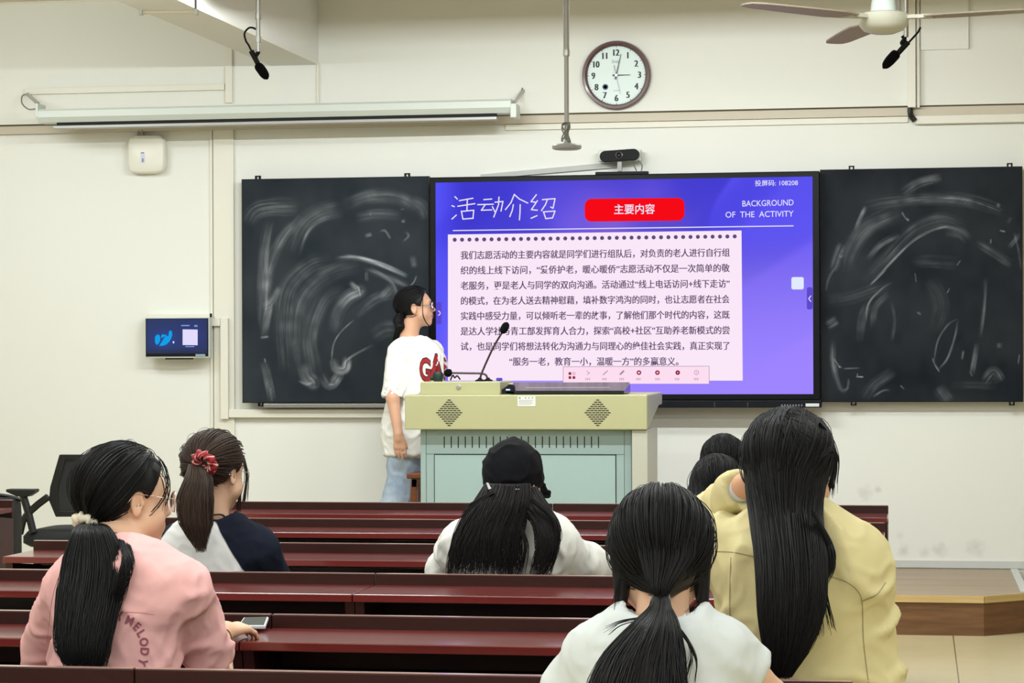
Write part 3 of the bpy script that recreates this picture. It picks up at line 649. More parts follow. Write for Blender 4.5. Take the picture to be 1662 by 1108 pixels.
M_hand = mat('clock_hand_black', (18, 22, 24), .4)
hand('hour_hand', 90, r_ * .41, r_ * .11, .0055, YT - .004, M_hand); hand('minute_hand', 13, r_ * .63, r_ * .12, .0045, YT - .007, M_hand)
hand('second_hand', 167.5, r_ * .56, r_ * .3, .0014, YT - .010, mat('second_hand_grey', (90, 92, 94), .4))
obj('hub', MB().lathe((cc[0], YT, cc[2]), ax, [(.008, 0), (.008, .012), (0, .0125)], 16), M_steel, ck)
nb = MB(); ex, ez = cc[0] - r_ * .325, cc[2] - r_ * .33
nb.lathe((ex, YT, ez), ax, [(r_ * .085, 0), (r_ * .085, .0006), (r_ * .05, .0007), (r_ * .05, 0)], 24)
obj('ring_emblem', nb, mat('emblem_blue', (30, 70, 100), .5), ck)
# ceiling pole with disc
Y = 10.6
pt = [on_y(922, -60, Y), on_y(919.5, 232, Y)]
pl = thing('hanging_disc', on_y(918, 243, Y), 'flat grey disc on a long steel pole dropping from the ceiling', 'ceiling device')
def vert(px, py, Y_, x): p = on_y(px, py, Y_); return np.array([x, Y_, p[2]])
x_ = on_y(919.5, 150, Y)[0]
obj('pole', MB().tube([(x_, Y, ZC - .01), vert(919, 86, Y, x_)], .0135, 14).tube([vert(919, 86, Y, x_), vert(919, 236, Y, x_)], .0105, 14), M_greyp, pl, smooth=True)
obj('collar', MB().tube([vert(919, 81, Y, x_), vert(919, 91, Y, x_)], .0155, 14), M_steel, pl, smooth=True)
zd = on_y(918, 243, Y)[2]
obj('disc', MB().lathe((x_, Y, zd), (0, 0, 1), [(.052, 0), (.064, .004), (.066, .016), (.061, .023), (.026, .027), (.011, .045)], 40), mat('disc_grey', (150, 152, 148), .4), pl, smooth=True)
cw = [np.array([x_ + .018 * math.cos(a * 1.3), Y - .018 * abs(math.sin(a * 1.1)) - .012, zd + .03 + .09 * abs(math.sin(a * .45))]) for a in np.linspace(0, 14, 60)]
obj('looped_cable', MB().tube(cw, .0035, 6), MATS['grey_wire'], pl, smooth=True)
# ceiling microphones
def hanging_mic(label, Y_, rod, body, foam, loop, clip, foam_r, rod_m):
    t = thing('hanging_microphone', on_y(*foam[-1], Y_), label, 'microphone', 'ceiling microphones')
    P = lambda q: on_y(q[0], q[1], Y_)
    xr_ = P(rod[0])[0]; zb_ = P(rod[1])[2]
    obj('ceiling_rod', MB().tube([(xr_, Y_, ZC - .01), (xr_, Y_, zb_)], .0115, 12), rod_m, t, smooth=True)
    for k in rod[2:]: obj('rod_collar', MB().tube([P((k[0], k[1])) * [0, 1, 1] + [xr_, 0, 0], P((k[0], k[1] + 9)) * [0, 1, 1] + [xr_, 0, 0]], .016, 12), M_steel, t, smooth=True)
    obj('mic_body', MB().tube([P(body[0]), P(body[1])], [.0125, .0115], 12), M_dark, t, smooth=True)
    f = catmull([P(q) for q in foam], 6); n = len(f); rr = [foam_r * (max(0.02, 1 - abs(2 * i / (n - 1) - 1) ** 3.2)) ** .5 for i in range(n)]
    obj('foam_windscreen', MB().tube(f, rr, 18), M_foam, t, smooth=True)
    obj('cable', MB().tube(catmull([P(q) for q in loop]), .0045, 8), M_dark, t, smooth=True)
    obj('swivel_clip', MB().tube(catmull([P(q) for q in clip]), .0095, 8), M_dark, t, smooth=True)
    return t
hanging_mic('black foam microphone on a rod by the upper left ceiling beam', 10.4, [(419, 0), (419, 84), (418.5, 22), (419, 60)], [(408, 83), (420, 106)], [(416, 103), (424, 113), (434.5, 128.5)],
            [(419, 58), (416, 48), (405, 45), (397, 54), (399, 66), (404, 74), (409, 85)], [(418, 80), (419, 85), (414, 93), (417, 96)], .0215, M_steel)
hanging_mic('black foam microphone angled down behind the ceiling fan hub', 10.4, [(1470, 0), (1470, 60)], [(1474, 68), (1456, 88)], [(1458, 84), (1450, 92), (1433, 111)],
            [(1494, 44), (1490, 52), (1483, 60), (1474, 70)], [(1465, 58), (1468, 63), (1464, 70), (1472, 72)], .0225, M_steel)
# webcam
YW = W - .14
wc = thing('webcam', on_y(1006, 262, YW), 'black bar webcam on a white plate above the display', 'webcam')
zc_ = on_y(1005, 252, YW)[2]; xa, xb = on_y(973, 252, YW)[0], on_y(1037, 251, YW)[0]; hr = 9.2 / scale_at(1005, 252, YW)
q = MB(); rg = []
for y, k in ((YW + .045, .9), (YW + .03, 1), (YW + .006, 1), (YW, .92)):
    rg.append([(xb - hr + hr * k * math.cos(a) if abs(a) <= 1.571 else xa + hr + hr * k * math.cos(a), y, zc_ + hr * k * math.sin(a) + .004 * ((xb if abs(a) <= 1.571 else xa) - (xa + xb) / 2) / .1) for a in np.linspace(-math.pi / 2, 1.5 * math.pi, 40, endpoint=False) for a in [a if a <= math.pi else a - 2 * math.pi]])
obj('camera_bar', loft(q, rg), M_dark, wc, smooth=True)
obj('lens_ring', MB().lathe((on_y(1005, 251, YW)[0], YW + .002, zc_), ax, [(.022, 0), (.022, .012), (.016, .014), (.014, .008)], 24), mat('lens_ring_grey', (52, 54, 58), .3), wc, smooth=True)
obj('lens', MB().ball((on_y(1005, 251, YW)[0], YW - .004, zc_), (.0145, .008, .0145), 16), mat('lens_glass', (8, 8, 14), .05), wc, smooth=True)
obj('mounting_plate', MB().box(*wrect(971, 243, 1040, 261.5, YW + .0455, .06)), M_white, wc, bevel=.004)
obj('bracket', MB().box(*wrect(1002, 259, 1009, 277.6, YW + .02, .03)), mat('bracket_grey', (150, 152, 148), .5), wc)
obj('cable', MB().tube(catmull([on_y(1028, 257, YW + .02), on_y(1029, 268, YW), on_y(1033, 277, YW + .02)]), .003, 6).tube(catmull([on_y(1036, 260, YW + .02), on_y(1042, 268, YW), on_y(1041, 277, YW + .02)]), .003, 6), mat('cable_grey', (90, 92, 90), .5), wc)
# small wall monitor
YM = W - .12
m0, m1 = wrect(235.5, 514.5, 340, 581, YM, .06)
mo = thing('wall_monitor', ((m0[0] + m1[0]) / 2, YM, m0[2]), 'small white-framed wall monitor with a blue screen, left of the blackboard', 'monitor')
obj('casing', MB().box(m0, m1), M_white, mo, bevel=.006)
obj('mount', MB().box(*wrect(237, 510, 341, 516, YM + .03, .0895)).box(*wrect(250, 520, 330, 575, YM + .061, .058)), M_trunk, mo)
obj('front_panel', MB().box(*wrect(236.5, 516.5, 338, 578.3, YM - .003, .0028)), M_dark, mo)
V, F, X, Z = grid_mesh(*[on_y(238, 545, YM)[0], on_y(336.5, 545, YM)[0], on_y(287, 573.5, YM)[2], on_y(287, 517.5, YM)[2]], YM - .0035, 60, 34)
u, v = (X - X.min()).ravel() / (X.max() - X.min()), (Z.max() - Z).ravel() / (Z.max() - Z.min())
C = np.tile(np.array([14, 38, 92.]), (len(u), 1)); C = mixc(C, (10, 60, 150), np.exp(-(((u - .28) / .25) ** 2 + ((v - .6) / .35) ** 2)) * .7); C = mixc(C, (22, 44, 130), np.exp(-(((u - .75) / .2) ** 2 + ((v - .5) / .4) ** 2)) * .8)
C = mixc(C, (8, 20, 50), ss(v, .8, 1) * .6)
ms = link_mesh('screen', V, F, attr_mat('monitor_picture', 'pic', (0, 0, 0), None, .2, emit=True), mo, attrs={'pic': np.column_stack([lin_np(C), np.ones(len(u))])})
def MP(poly, mbx, lay): mbx.add([on_y(200 + x / 5.83, 500 + y / 5.83, YM - .0035 - .0008 * lay) for x, y in poly], [tuple(range(len(poly)))[::-1]])
q = MB(); MP([(302, 268), (318, 250), (342, 252), (352, 280), (348, 310), (335, 335), (318, 348), (303, 330), (300, 295)], q, 1)
MP([(340, 356), (362, 322), (382, 288), (400, 268), (428, 262), (432, 222), (446, 208), (460, 220), (464, 252), (452, 290), (432, 322), (404, 346), (368, 356)], q, 1)
MP([(358, 262), (372, 244), (392, 252), (412, 250), (408, 266), (384, 270), (366, 284)], q, 1)
obj('picture_shape', q, glow('picture_cyan', (20, 160, 232)), ms)
q = MB(); MP([(562, 200), (704, 202), (704, 350), (562, 348)], q, 1); MP([(466, 318), (474, 310), (484, 316), (484, 326), (474, 336)], q, 1); obj('picture_panel', q, glow('picture_white', (226, 220, 250)), ms)
q = MB(); MP([(548, 158), (628, 158), (628, 170), (548, 170)], q, 1); MP([(672, 158), (702, 158), (702, 176), (672, 176)], q, 1); MP([(588, 358), (672, 358), (672, 368), (588, 368)], q, 1); obj('picture_caption', q, glow('caption_blue', (120, 150, 210)), ms)
q = MB(); MP([(684, 434), (776, 434), (776, 456), (684, 456)], q, 3); obj('sticker', q, mat('monitor_sticker', (130, 160, 180), .5), mo)
obj('stand_slot', MB().box(*wrect(268, 580.5, 312, 583, YM + .005, .03)), M_dark, mo)
obj('antenna', MB().box(*wrect(340.3, 508.5, 342.6, 514.5, YM + .03, .02)), M_dark, mo)
# ceiling fan
M_fan = mat('fan_ivory', (206, 206, 190), .35); M_fblade = mat('fan_blade', (156, 142, 122), .45)
fd = 9.5; fz = CAMZ + 552 * fd / FPX
fc = np.array([-sy_ * fd + cy_ * (1436 - CX) / FPX * fd, cy_ * fd + sy_ * (1436 - CX) / FPX * fd, fz])
fan = thing('ceiling_fan', fc, 'ivory three-bladed ceiling fan hanging at the upper right', 'fan')
obj('motor', MB().lathe(fc + [0, 0, -.062], (0, 0, 1), [(0, 0), (.045, .004), (.078, .016), (.094, .034), (.098, .05), (.1, .056), (.1, .078), (.07, .088)], 48), M_fan, fan, smooth=True)
obj('canopy', MB().lathe(fc + [0, 0, .024], (0, 0, 1), [(.052, 0), (.05, .02), (.042, .07), (.034, .12), (.02, .14)], 32), mat('fan_canopy', (222, 236, 232), .35), fan, smooth=True)
obj('down_rod', MB().tube([fc + [0, 0, .15], (fc[0], fc[1], ZC - .01)], .012, 12), M_fan, fan, smooth=True)
for ang in (215.5 + 9.59, 98 + 9.59, 337 + 9.59):
    t = math.radians(ang); dr = np.array([math.cos(t), math.sin(t), 0]); nr = np.array([-math.sin(t), math.cos(t), 0])
    tilt = math.radians(1.5); nv = nr * math.cos(tilt) + np.array([0, 0, math.sin(tilt)])
    prof = [(.17, .042), (.26, .066), (.45, .062), (.66, .05), (.715, .036), (.725, .012)]
    top = [fc + dr * r + nv * h_ for r, h_ in prof] + [fc + dr * r - nv * h_ for r, h_ in reversed(prof)]
    bl = obj('blade', MB().prism(np.array(top) + [0, 0, .002], (0, 0, -.006)), M_fblade, fan)
    obj('blade_iron', MB().prism([fc + dr * .085 + nv * .016 + [0, 0, .01], fc + dr * .2 + nv * .03 + [0, 0, .006], fc + dr * .2 - nv * .03 + [0, 0, .006], fc + dr * .085 - nv * .016 + [0, 0, .01]], (0, 0, -.014)), M_fan, bl)
obj('ceiling_hook', MB().tube([fc + [.06, -.02, .02], fc + [.06, -.02, .16]], .007, 8), MATS['grey_wire'], fan)
# lamp bracket at the top left edge
lf = thing('tube_lamp', on_y(272, 20, 10.2), 'thin white tube lamp showing at the top edge, upper left', 'lamp')
obj('tube', MB().tube([on_y(229, 20, 10.2), on_y(316, 19, 10.2)], .009, 10), mat('unlit_tube', (216, 208, 190), .4), lf, smooth=True)
obj('lamp_holder', MB().box(*wrect(224, 15, 230, 24, 10.18, .03)).box(*wrect(314, 14, 320, 24, 10.18, .03)), M_white, lf, bevel=.003)
x0_ = on_y(317.5, 0, 10.2)[0]; obj('drop_rod', MB().box((x0_ - .004, 10.195, on_y(317, 15, 10.2)[2]), (x0_ + .004, 10.205, ZC - .005)), MATS['grey_wire'], lf)

# ================================================================== PODIUM
YPF = 12.47
M_cream = mat('podium_cream_metal', (170, 168, 128), .4, spec=.4); M_aqua = mat('podium_grey_green_metal', (146, 166, 164), .4, spec=.4)
M_cside = mat('podium_side_beige', (178, 178, 164), .4); M_line = mat('podium_seam', (70, 84, 84), .6); M_slot = mat('podium_slot', (18, 20, 20), .8)
Pz = lambda x, y: on_y(x, y, YPF)
u0 = Pz(657, 698); u1 = Pz(1050.5, 640); xL, xRt = u0[0], u1[0]; zbm, ztp = Pz(850, 697.5)[2], Pz(850, 640.5)[2]
pod = thing('podium', ((xL + xRt) / 2, YPF + .35, PLAT), 'cream and grey-green metal lecture podium beside the presenter', 'podium')
DEP = .72; zr = zbm + .12
obj('upper_console', MB().prism([(xL, YPF, zbm), (xL, YPF, ztp), (xL, YPF + DEP, ztp + .004), (xL, YPF + DEP, zr), (xL, YPF + .55, zr)], (xRt - xL, 0, 0)), M_cream, pod, bevel=.006)
obj('side_plate', MB().prism([(xRt + .0005, YPF + .02, zbm + .012), (xRt + .0005, YPF + .02, ztp - .006), (xRt + .0005, YPF + DEP - .01, ztp - .006), (xRt + .0005, YPF + DEP - .01, zr + .006), (xRt + .0005, YPF + .56, zr + .004)], (.002, 0, 0)), mat('podium_side_grey', (170, 172, 160), .45), pod)
sx_ = Pz(1057, 655)[0]
r0 = on_y(682, 630, YPF + .09); r1 = on_y(812, 619, YPF + .09)
obj('rear_console', MB().box((r0[0], YPF + .09, ztp - .002), (r1[0], YPF + .5, r1[2])), M_cream, pod, bevel=.005)
obj('rear_ledge', MB().box((r1[0] + .001, YPF + .34, ztp - .002), (on_y(1014, 630, YPF + .34)[0], YPF + .5, on_y(900, 621.5, YPF + .34)[2])), M_cside, pod, bevel=.004)
lk = on_y(744.5, 628, YPF + .09)
obj('lock', MB().lathe((lk[0], YPF + .0905, lk[2]), ax, [(.0125, 0), (.0125, .005), (.009, .008), (0, .008)], 20), M_steel, pod, smooth=True)
# speaker grilles: slots in the shape of a lozenge
for gx in (729, 970):
    q = MB()
    for r in range(13):
        half = (6 - abs(r - 6)); y = 649 + r * 3.42; n = half + 1
        for k in range(n):
            x = gx + (k - (n - 1) / 2) * 6.2; q.box(*wrect(x - 2.6, y - .75, x + 2.6, y + .75, YPF - .0012, .001))
    obj('speaker_grille', q, M_slot, pod)
q = MB(); q.box(*wrect(840, 643, 869, 659, YPF - .0012, .001)); nt_ = obj('notice_sticker', q, mat('notice_paper', (214, 216, 210), .5), pod)
q = MB(); q.box(*wrect(842, 644.5, 845, 647, YPF - .0018, .0005))
for k in (852, 857.5, 863): q.box(*wrect(k, 644.5, k + 2.2, 646.5, YPF - .0018, .0005))
for k in range(4): q.box(*wrect(842, 649 + k * 2.2, 866 - 3 * (k % 2), 649.5 + k * 2.2, YPF - .0018, .0005))
obj('notice_print', q, mat('notice_ink', (120, 124, 130), .5), nt_)
# lower cabinet
YL = YPF + .06; Ql = lambda x, y: on_y(x, y, YL)
lx0, lx1 = Ql(682.5, 750)[0], Ql(1013.5, 750)[0]; lx2 = Ql(1025, 750)[0]
obj('lower_cabinet', MB().box((lx0, YL, PLAT + .001), (lx2, YPF + .62, zbm - .001)), M_aqua, pod, bevel=.003)
obj('side_column', MB().box((on_y(1025.5, 750, YPF + .015)[0], YPF + .015, PLAT + .001), (xRt - .001, YPF + .50, zbm - .001)), M_cside, pod, bevel=.004)
q = MB()
for k in range(23): q.box(*wrect(720.2 + k * 11.38, 708, 721.8 + k * 11.38, 726.5, YL - .0012, .001))
obj('vent_slots', q, M_slot, pod)
q = MB().box(*wrect(691.5, 699, 692.3, 830, YL - .001, .0008)).box(*wrect(1013, 699, 1013.8, 830, YL - .001, .0008)).box(*wrect(692, 736.5, 1013, 737.2, YL - .001, .0008))
obj('panel_seams', q, M_line, pod)
d0, d1 = wrect(706, 738.5, 999, 960, YL - .005, .0048)
obj('cabinet_door', MB().box((d0[0], d0[1], PLAT + .05), d1), mat('podium_door_green', (150, 172, 170), .4), pod)
obj('door_shadow_gap', MB().box(*wrect(704.7, 737.8, 706, 900, YL - .002, .0015)).box(*wrect(704.7, 736.8, 1000.4, 738.4, YL - .002, .0015)).box(*wrect(999.1, 737.8, 1000.5, 900, YL - .002, .0015)), M_slot, pod)
# things on the podium
M_goose = mat('gooseneck_black', (44, 24, 28), .45)
ztop = r1[2]
Yg = YPF + .28
def on_top(px): return np.array([on_y(px, 618, Yg)[0], Yg, ztop])
def gooseneck(label, pts, head, Yg):
    on_top = lambda px: np.array([on_y(px, 618, Yg)[0], Yg, ztop])
    t = thing('gooseneck_microphone', on_top(pts[0][0]), label, 'microphone', 'gooseneck microphones on the podium')
    P = [on_top(pts[0][0])] + [on_y(x, y, Yg) for x, y in pts[1:]]
    obj('stalk', MB().tube(catmull(P, 8), .0055, 8), M_goose, t, smooth=True)
    obj('mount', MB().lathe(P[0], (0, 0, 1), [(.026, 0), (.026, .006), (.012, .012), (.008, .02)], 20), M_dark, t, smooth=True)
    f = catmull([on_y(x, y, Yg) for x, y in head], 6); n = len(f); rr = [.0215 * max(.02, 1 - abs(2 * i / (n - 1) - 1) ** 2.6) ** .5 for i in range(n)]
    obj('foam_head', MB().tube(f, rr, 16), M_foam, t, smooth=True)
gooseneck('tall gooseneck microphone rising from the podium across the slide', [(779, 618), (782, 605), (800, 565), (817, 536)], [(814, 541), (819, 532), (824, 523)], YPF + .26)
gooseneck('bent gooseneck microphone lying level over the podium towards the presenter', [(792, 618), (789, 609), (781, 606), (760, 605.5), (732, 605)], [(734, 605), (728, 605), (721, 607)], YPF + .34)
pd_ = thing('document_tablet', on_y(920, 637, YPF + .06), 'black hinged tablet panel lying on top of the podium', 'tablet')
T0 = on_y(814, 636, YPF + .05)[0]; T1 = on_y(1016, 636, YPF + .05)[0]; T2 = on_y(842, 622, YPF + .3)[0]
obj('panel', MB().prism([(T2 - .03, YPF + .05, ztp + .004), (T2 - .03, YPF + .05, ztp + .02), (T2 - .03, YPF + .3, ztp + .062), (T2 - .03, YPF + .33, ztp + .05), (T2 - .03, YPF + .33, ztp + .004)], (T1 - T2 + .02, 0, 0)), mat('tablet_glossy_black', (16, 17, 24), .15), pd_, bevel=.004)
obj('hinge_arm', MB().prism([(T0, YPF + .05, ztp + .004), (T0, YPF + .05, ztp + .026), (T2 - .01, YPF + .05, ztp + .056), (T2 + .012, YPF + .05, ztp + .05), (T2 + .02, YPF + .05, ztp + .004)], (0, .05, 0)), M_dark, pd_, bevel=.003)
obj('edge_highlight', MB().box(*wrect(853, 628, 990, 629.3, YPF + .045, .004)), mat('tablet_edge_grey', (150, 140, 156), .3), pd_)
obj('indicator_label', MB().box(*wrect(821, 631, 828, 633.5, YPF + .0485, .001)), mat('label_blue_white', (176, 196, 240), .4), pd_)
kn = on_y(711, 618, YPF + .25)
tag(obj('round_device', MB().lathe((kn[0], YPF + .25, ztop), (0, 0, 1), [(.024, 0), (.026, .01), (.03, .035), (.022, .052), (0, .056)], 24).ball((kn[0] - .032, YPF + .25, ztop + .018), .014, 12), mat('dark_green_plastic', (14, 34, 28), .5), smooth=True),
    'small dark green knob-like device on the podium before the lettered T-shirt', 'device')
q = MB().tube(catmull([on_y(x, y, YPF + .2) * [1, 0, 1] + [0, YPF + .2, .004] for x, y in ((731, 618), (735, 610), (738, 614), (742, 611), (747, 617))]), .004, 8)
tag(obj('loose_cable', q, M_dark, smooth=True), 'short black cable curled on the podium top by the bent microphone', 'cable')
tp = on_y(815, 618, YPF + .55)
tag(obj('marker_pen', MB().tube([(tp[0] - .01, YPF + .46, ztop + .009), (tp[0] + .02, YPF + .4, ztop + .009)], .009, 10), mat('violet_plastic', (70, 50, 190), .4), smooth=True), 'small violet marker pen lying on the podium top', 'pen')

# wooden stool behind the podium
M_stool = mat('stool_brown_wood', (124, 66, 28), .45, noise=((4, 4, 30), (92, 46, 18), .35, .7))
ys = YPF + .66
st = thing('wooden_stool', (on_y(690, 800, ys)[0], ys + .1, PLAT), 'brown wooden stool behind the podium, by the presenter', 'stool')
zt = on_y(668, 768, ys)[2]; xa = on_y(660, 790, ys)[0]
obj('seat', MB().box((xa - .0, ys - .005, zt - .03), (xa + .34, ys + .26, zt)), M_stool, st, bevel=.006)
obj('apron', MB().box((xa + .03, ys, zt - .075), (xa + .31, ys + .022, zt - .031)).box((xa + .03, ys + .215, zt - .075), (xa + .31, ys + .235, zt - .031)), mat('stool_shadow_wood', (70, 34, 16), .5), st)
for (ax_, ay_) in ((0, 0), (1, 0), (0, 1), (1, 1)):
    x = xa + .025 + ax_ * .26; y = ys + ay_ * .205; k = .025 * (1 if ax_ else -1)
    obj('leg', MB().prism([(x, y, zt - .031), (x + .035, y, zt - .031), (x + .03 + k, y, PLAT + .001), (x + k, y, PLAT + .001)], (0, .035, 0)), M_stool, st, bevel=.003)
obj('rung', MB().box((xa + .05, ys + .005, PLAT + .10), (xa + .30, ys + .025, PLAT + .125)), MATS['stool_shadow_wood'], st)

# office chair left
M_mesh = mat('chair_mesh_black', (30, 33, 36), .7, bump=((500, 500, 500), .4, .002)); M_frame = mat('chair_frame_black', (16, 17, 18), .45); M_seatf = mat('chair_seat_fabric', (26, 28, 29), .85)
Yc = 12.0; Cp = lambda x, y, d=0: on_y(x, y, Yc + d)
oc = thing('office_chair', on_z(115, 1010, 0)[:3] * [0, 0, 0] + [Cp(120, 870)[0], Yc + .1, 0], 'black office chair with mesh back and loop armrests, at the left', 'chair')
fr = [(96, 737.5), (172, 737.5), (200, 742), (206, 770), (196, 838), (90, 838.5), (79, 812), (81, 790)]
inn = [(106, 746), (168, 746), (192, 750), (196, 772), (187, 829), (96, 829), (93, 810), (94, 790)]
n = len(fr); F0 = np.array([Cp(x, y) for x, y in fr]); I0 = np.array([Cp(x, y) for x, y in inn]); off = np.array([0, .03, 0])
obj('back_frame', MB().add(np.vstack([F0, I0, F0 + off, I0 + off]), [f for i in range(n) for j in [(i + 1) % n] for f in ((i, j, n + j, n + i), (2 * n + j, 2 * n + i, 3 * n + i, 3 * n + j), (j, i, 2 * n + i, 2 * n + j), (n + i, n + j, 3 * n + j, 3 * n + i))]), M_frame, oc, bevel=.004)
obj('mesh_back', MB().prism(np.vstack([I0]) + [0, .008, 0], (0, .012, 0)), M_mesh, oc)
# seat
sA, sB = Cp(28, 870)[0], Cp(205, 870)[0]; zs = Cp(60, 862)[2]
rg = []
for k, (dz, ins) in enumerate(((0, .03), (.02, .0), (.055, .0), (.08, .02), (.092, .07))):
    rg.append([((sA + sB) / 2 + ((sB - sA) / 2 - ins) * np.sign(math.cos(t)) * abs(math.cos(t)) ** .4, Yc + .24 + (.26 - ins) * np.sign(math.sin(t)) * abs(math.sin(t)) ** .4, zs - .085 + dz) for t in np.linspace(0, 2 * math.pi, 40, endpoint=False)])
obj('seat', loft(MB(), rg), M_seatf, oc, smooth=True)
def arm(dx_, dy_):
    P = lambda x, y: Cp(x, y) + np.array([dx_, dy_, 0])
    t = obj('armrest', MB().tube([P(37, 802), P(47, 835), P(54, 864)], .02, 10).tube([P(78, 806), P(62, 818), P(46, 832), P(37, 845), P(32, 866)], .019, 10), M_frame, oc, smooth=True)
    p0, p1 = P(13.5, 793), P(60, 797.5)
    obj('arm_pad', MB().prism([(p0[0], Yc + dy_ - .04, p1[2]), (p0[0], Yc + dy_ - .04, p0[2]), (p1[0], Yc + dy_ - .04, p0[2]), (p1[0], Yc + dy_ - .04, p1[2]), (p1[0] - .04, Yc + dy_ - .04, p1[2] - .025), (p0[0] + .06, Yc + dy_ - .04, p1[2] - .025)], (0, .08, 0)), M_frame, t, bevel=.006)
arm(0, 0); arm(sB - sA - .02, .02)
cx_, cy2 = (sA + sB) / 2, Yc + .24
obj('gas_column', MB().tube([(cx_, cy2, .1), (cx_, cy2, zs - .086)], .028, 14), M_frame, oc, smooth=True)
q = MB()
for k in range(5):
    t = 6.2832 * k / 5 + .3; q.tube([(cx_, cy2, .12), (cx_ + .29 * math.cos(t), cy2 + .29 * math.sin(t), .075)], [.026, .017], 8)
obj('star_base', q, M_frame, oc, smooth=True)
for k in range(5):
    t = 6.2832 * k / 5 + .3; obj('caster', MB().ball((cx_ + .29 * math.cos(t), cy2 + .29 * math.sin(t), .031), (.03, .03, .03), 12), M_frame, oc, smooth=True)
obj('back_spine', MB().tube(catmull([Cp(143, 838, .02), Cp(143, 862, .06), (cx_, cy2 + .1, zs - .07)]), .022, 8), M_frame, oc, smooth=True)
# dark bag at the left edge, standing on the far side of the bench desk
Yb = ROWY[0] + .22
b0, b1 = on_y(-46, 815, Yb), on_y(30, 815, Yb); zt = on_y(10, 807, Yb)[2]
bx, hw_ = (b0[0] + b1[0]) / 2, (b1[0] - b0[0]) / 2
bag = thing('black_bag', (bx, Yb, .432), 'black bag standing behind the wooden desk end at the far left', 'bag')
rg = [[(bx + hw_ * k * np.sign(math.cos(t)) * abs(math.cos(t)) ** .5, Yb + .09 * k * np.sign(math.sin(t)) * abs(math.sin(t)) ** .6, z) for t in np.linspace(0, 2 * math.pi, 36, endpoint=False)] for z, k in ((.434, .95), (.46, 1), (.7, 1.0), (zt - .03, .98), (zt, .86))]
obj('body', loft(MB(), rg), mat('bag_fabric', (20, 21, 22), .75, bump=((30, 30, 30), .5, .01)), bag, smooth=True)
obj('strap', MB().tube(catmull([(bx - hw_ * .4, Yb, zt - .01), (bx, Yb - .02, zt + .012), (bx + hw_ * .6, Yb, zt + .004), (bx + hw_ * 1.12, Yb, zt - .012)]), .009, 8), M_frame, bag, smooth=True)
# phone on the fifth desk
L5 = ROWY[4]
ph = [on_y(386, 1021, L5 - .085), on_y(431, 1021, L5 - .085), on_y(436.5, 1006, L5 - .016), on_y(396, 1007, L5 - .016)]
up = max(0, .7515 - min(p[2] for p in ph)); ph = [p + [0, 0, up] for p in ph]
c = np.mean(ph, axis=0); nv = np.cross(ph[1] - ph[0], ph[3] - ph[0]); nv = nv / np.linalg.norm(nv)
pho = thing('mobile_phone', [c[0], c[1], .751], 'white-cased phone propped on the desk lip beside the hand of the girl in pink', 'phone')
obj('phone_case', MB().prism(ph, nv * .0095), mat('phone_case_white', (206, 216, 224), .35), pho, bevel=.003)
obj('phone_screen', MB().prism([c + (p - c) * .88 + nv * .0096 for p in ph], nv * .0005), mat('phone_glass', (62, 68, 60), .5, spec=.1), pho)
tc_ = on_y(23, 933, ROWY[2] - .15); tc_[2] = .6555
tag(obj('paper_packet', MB().box(tc_ + [-.014, -.012, 0], tc_ + [.014, .012, .028]), M_white, bevel=.002), 'small white packet on the shelf under the third desk, far left', 'packet')
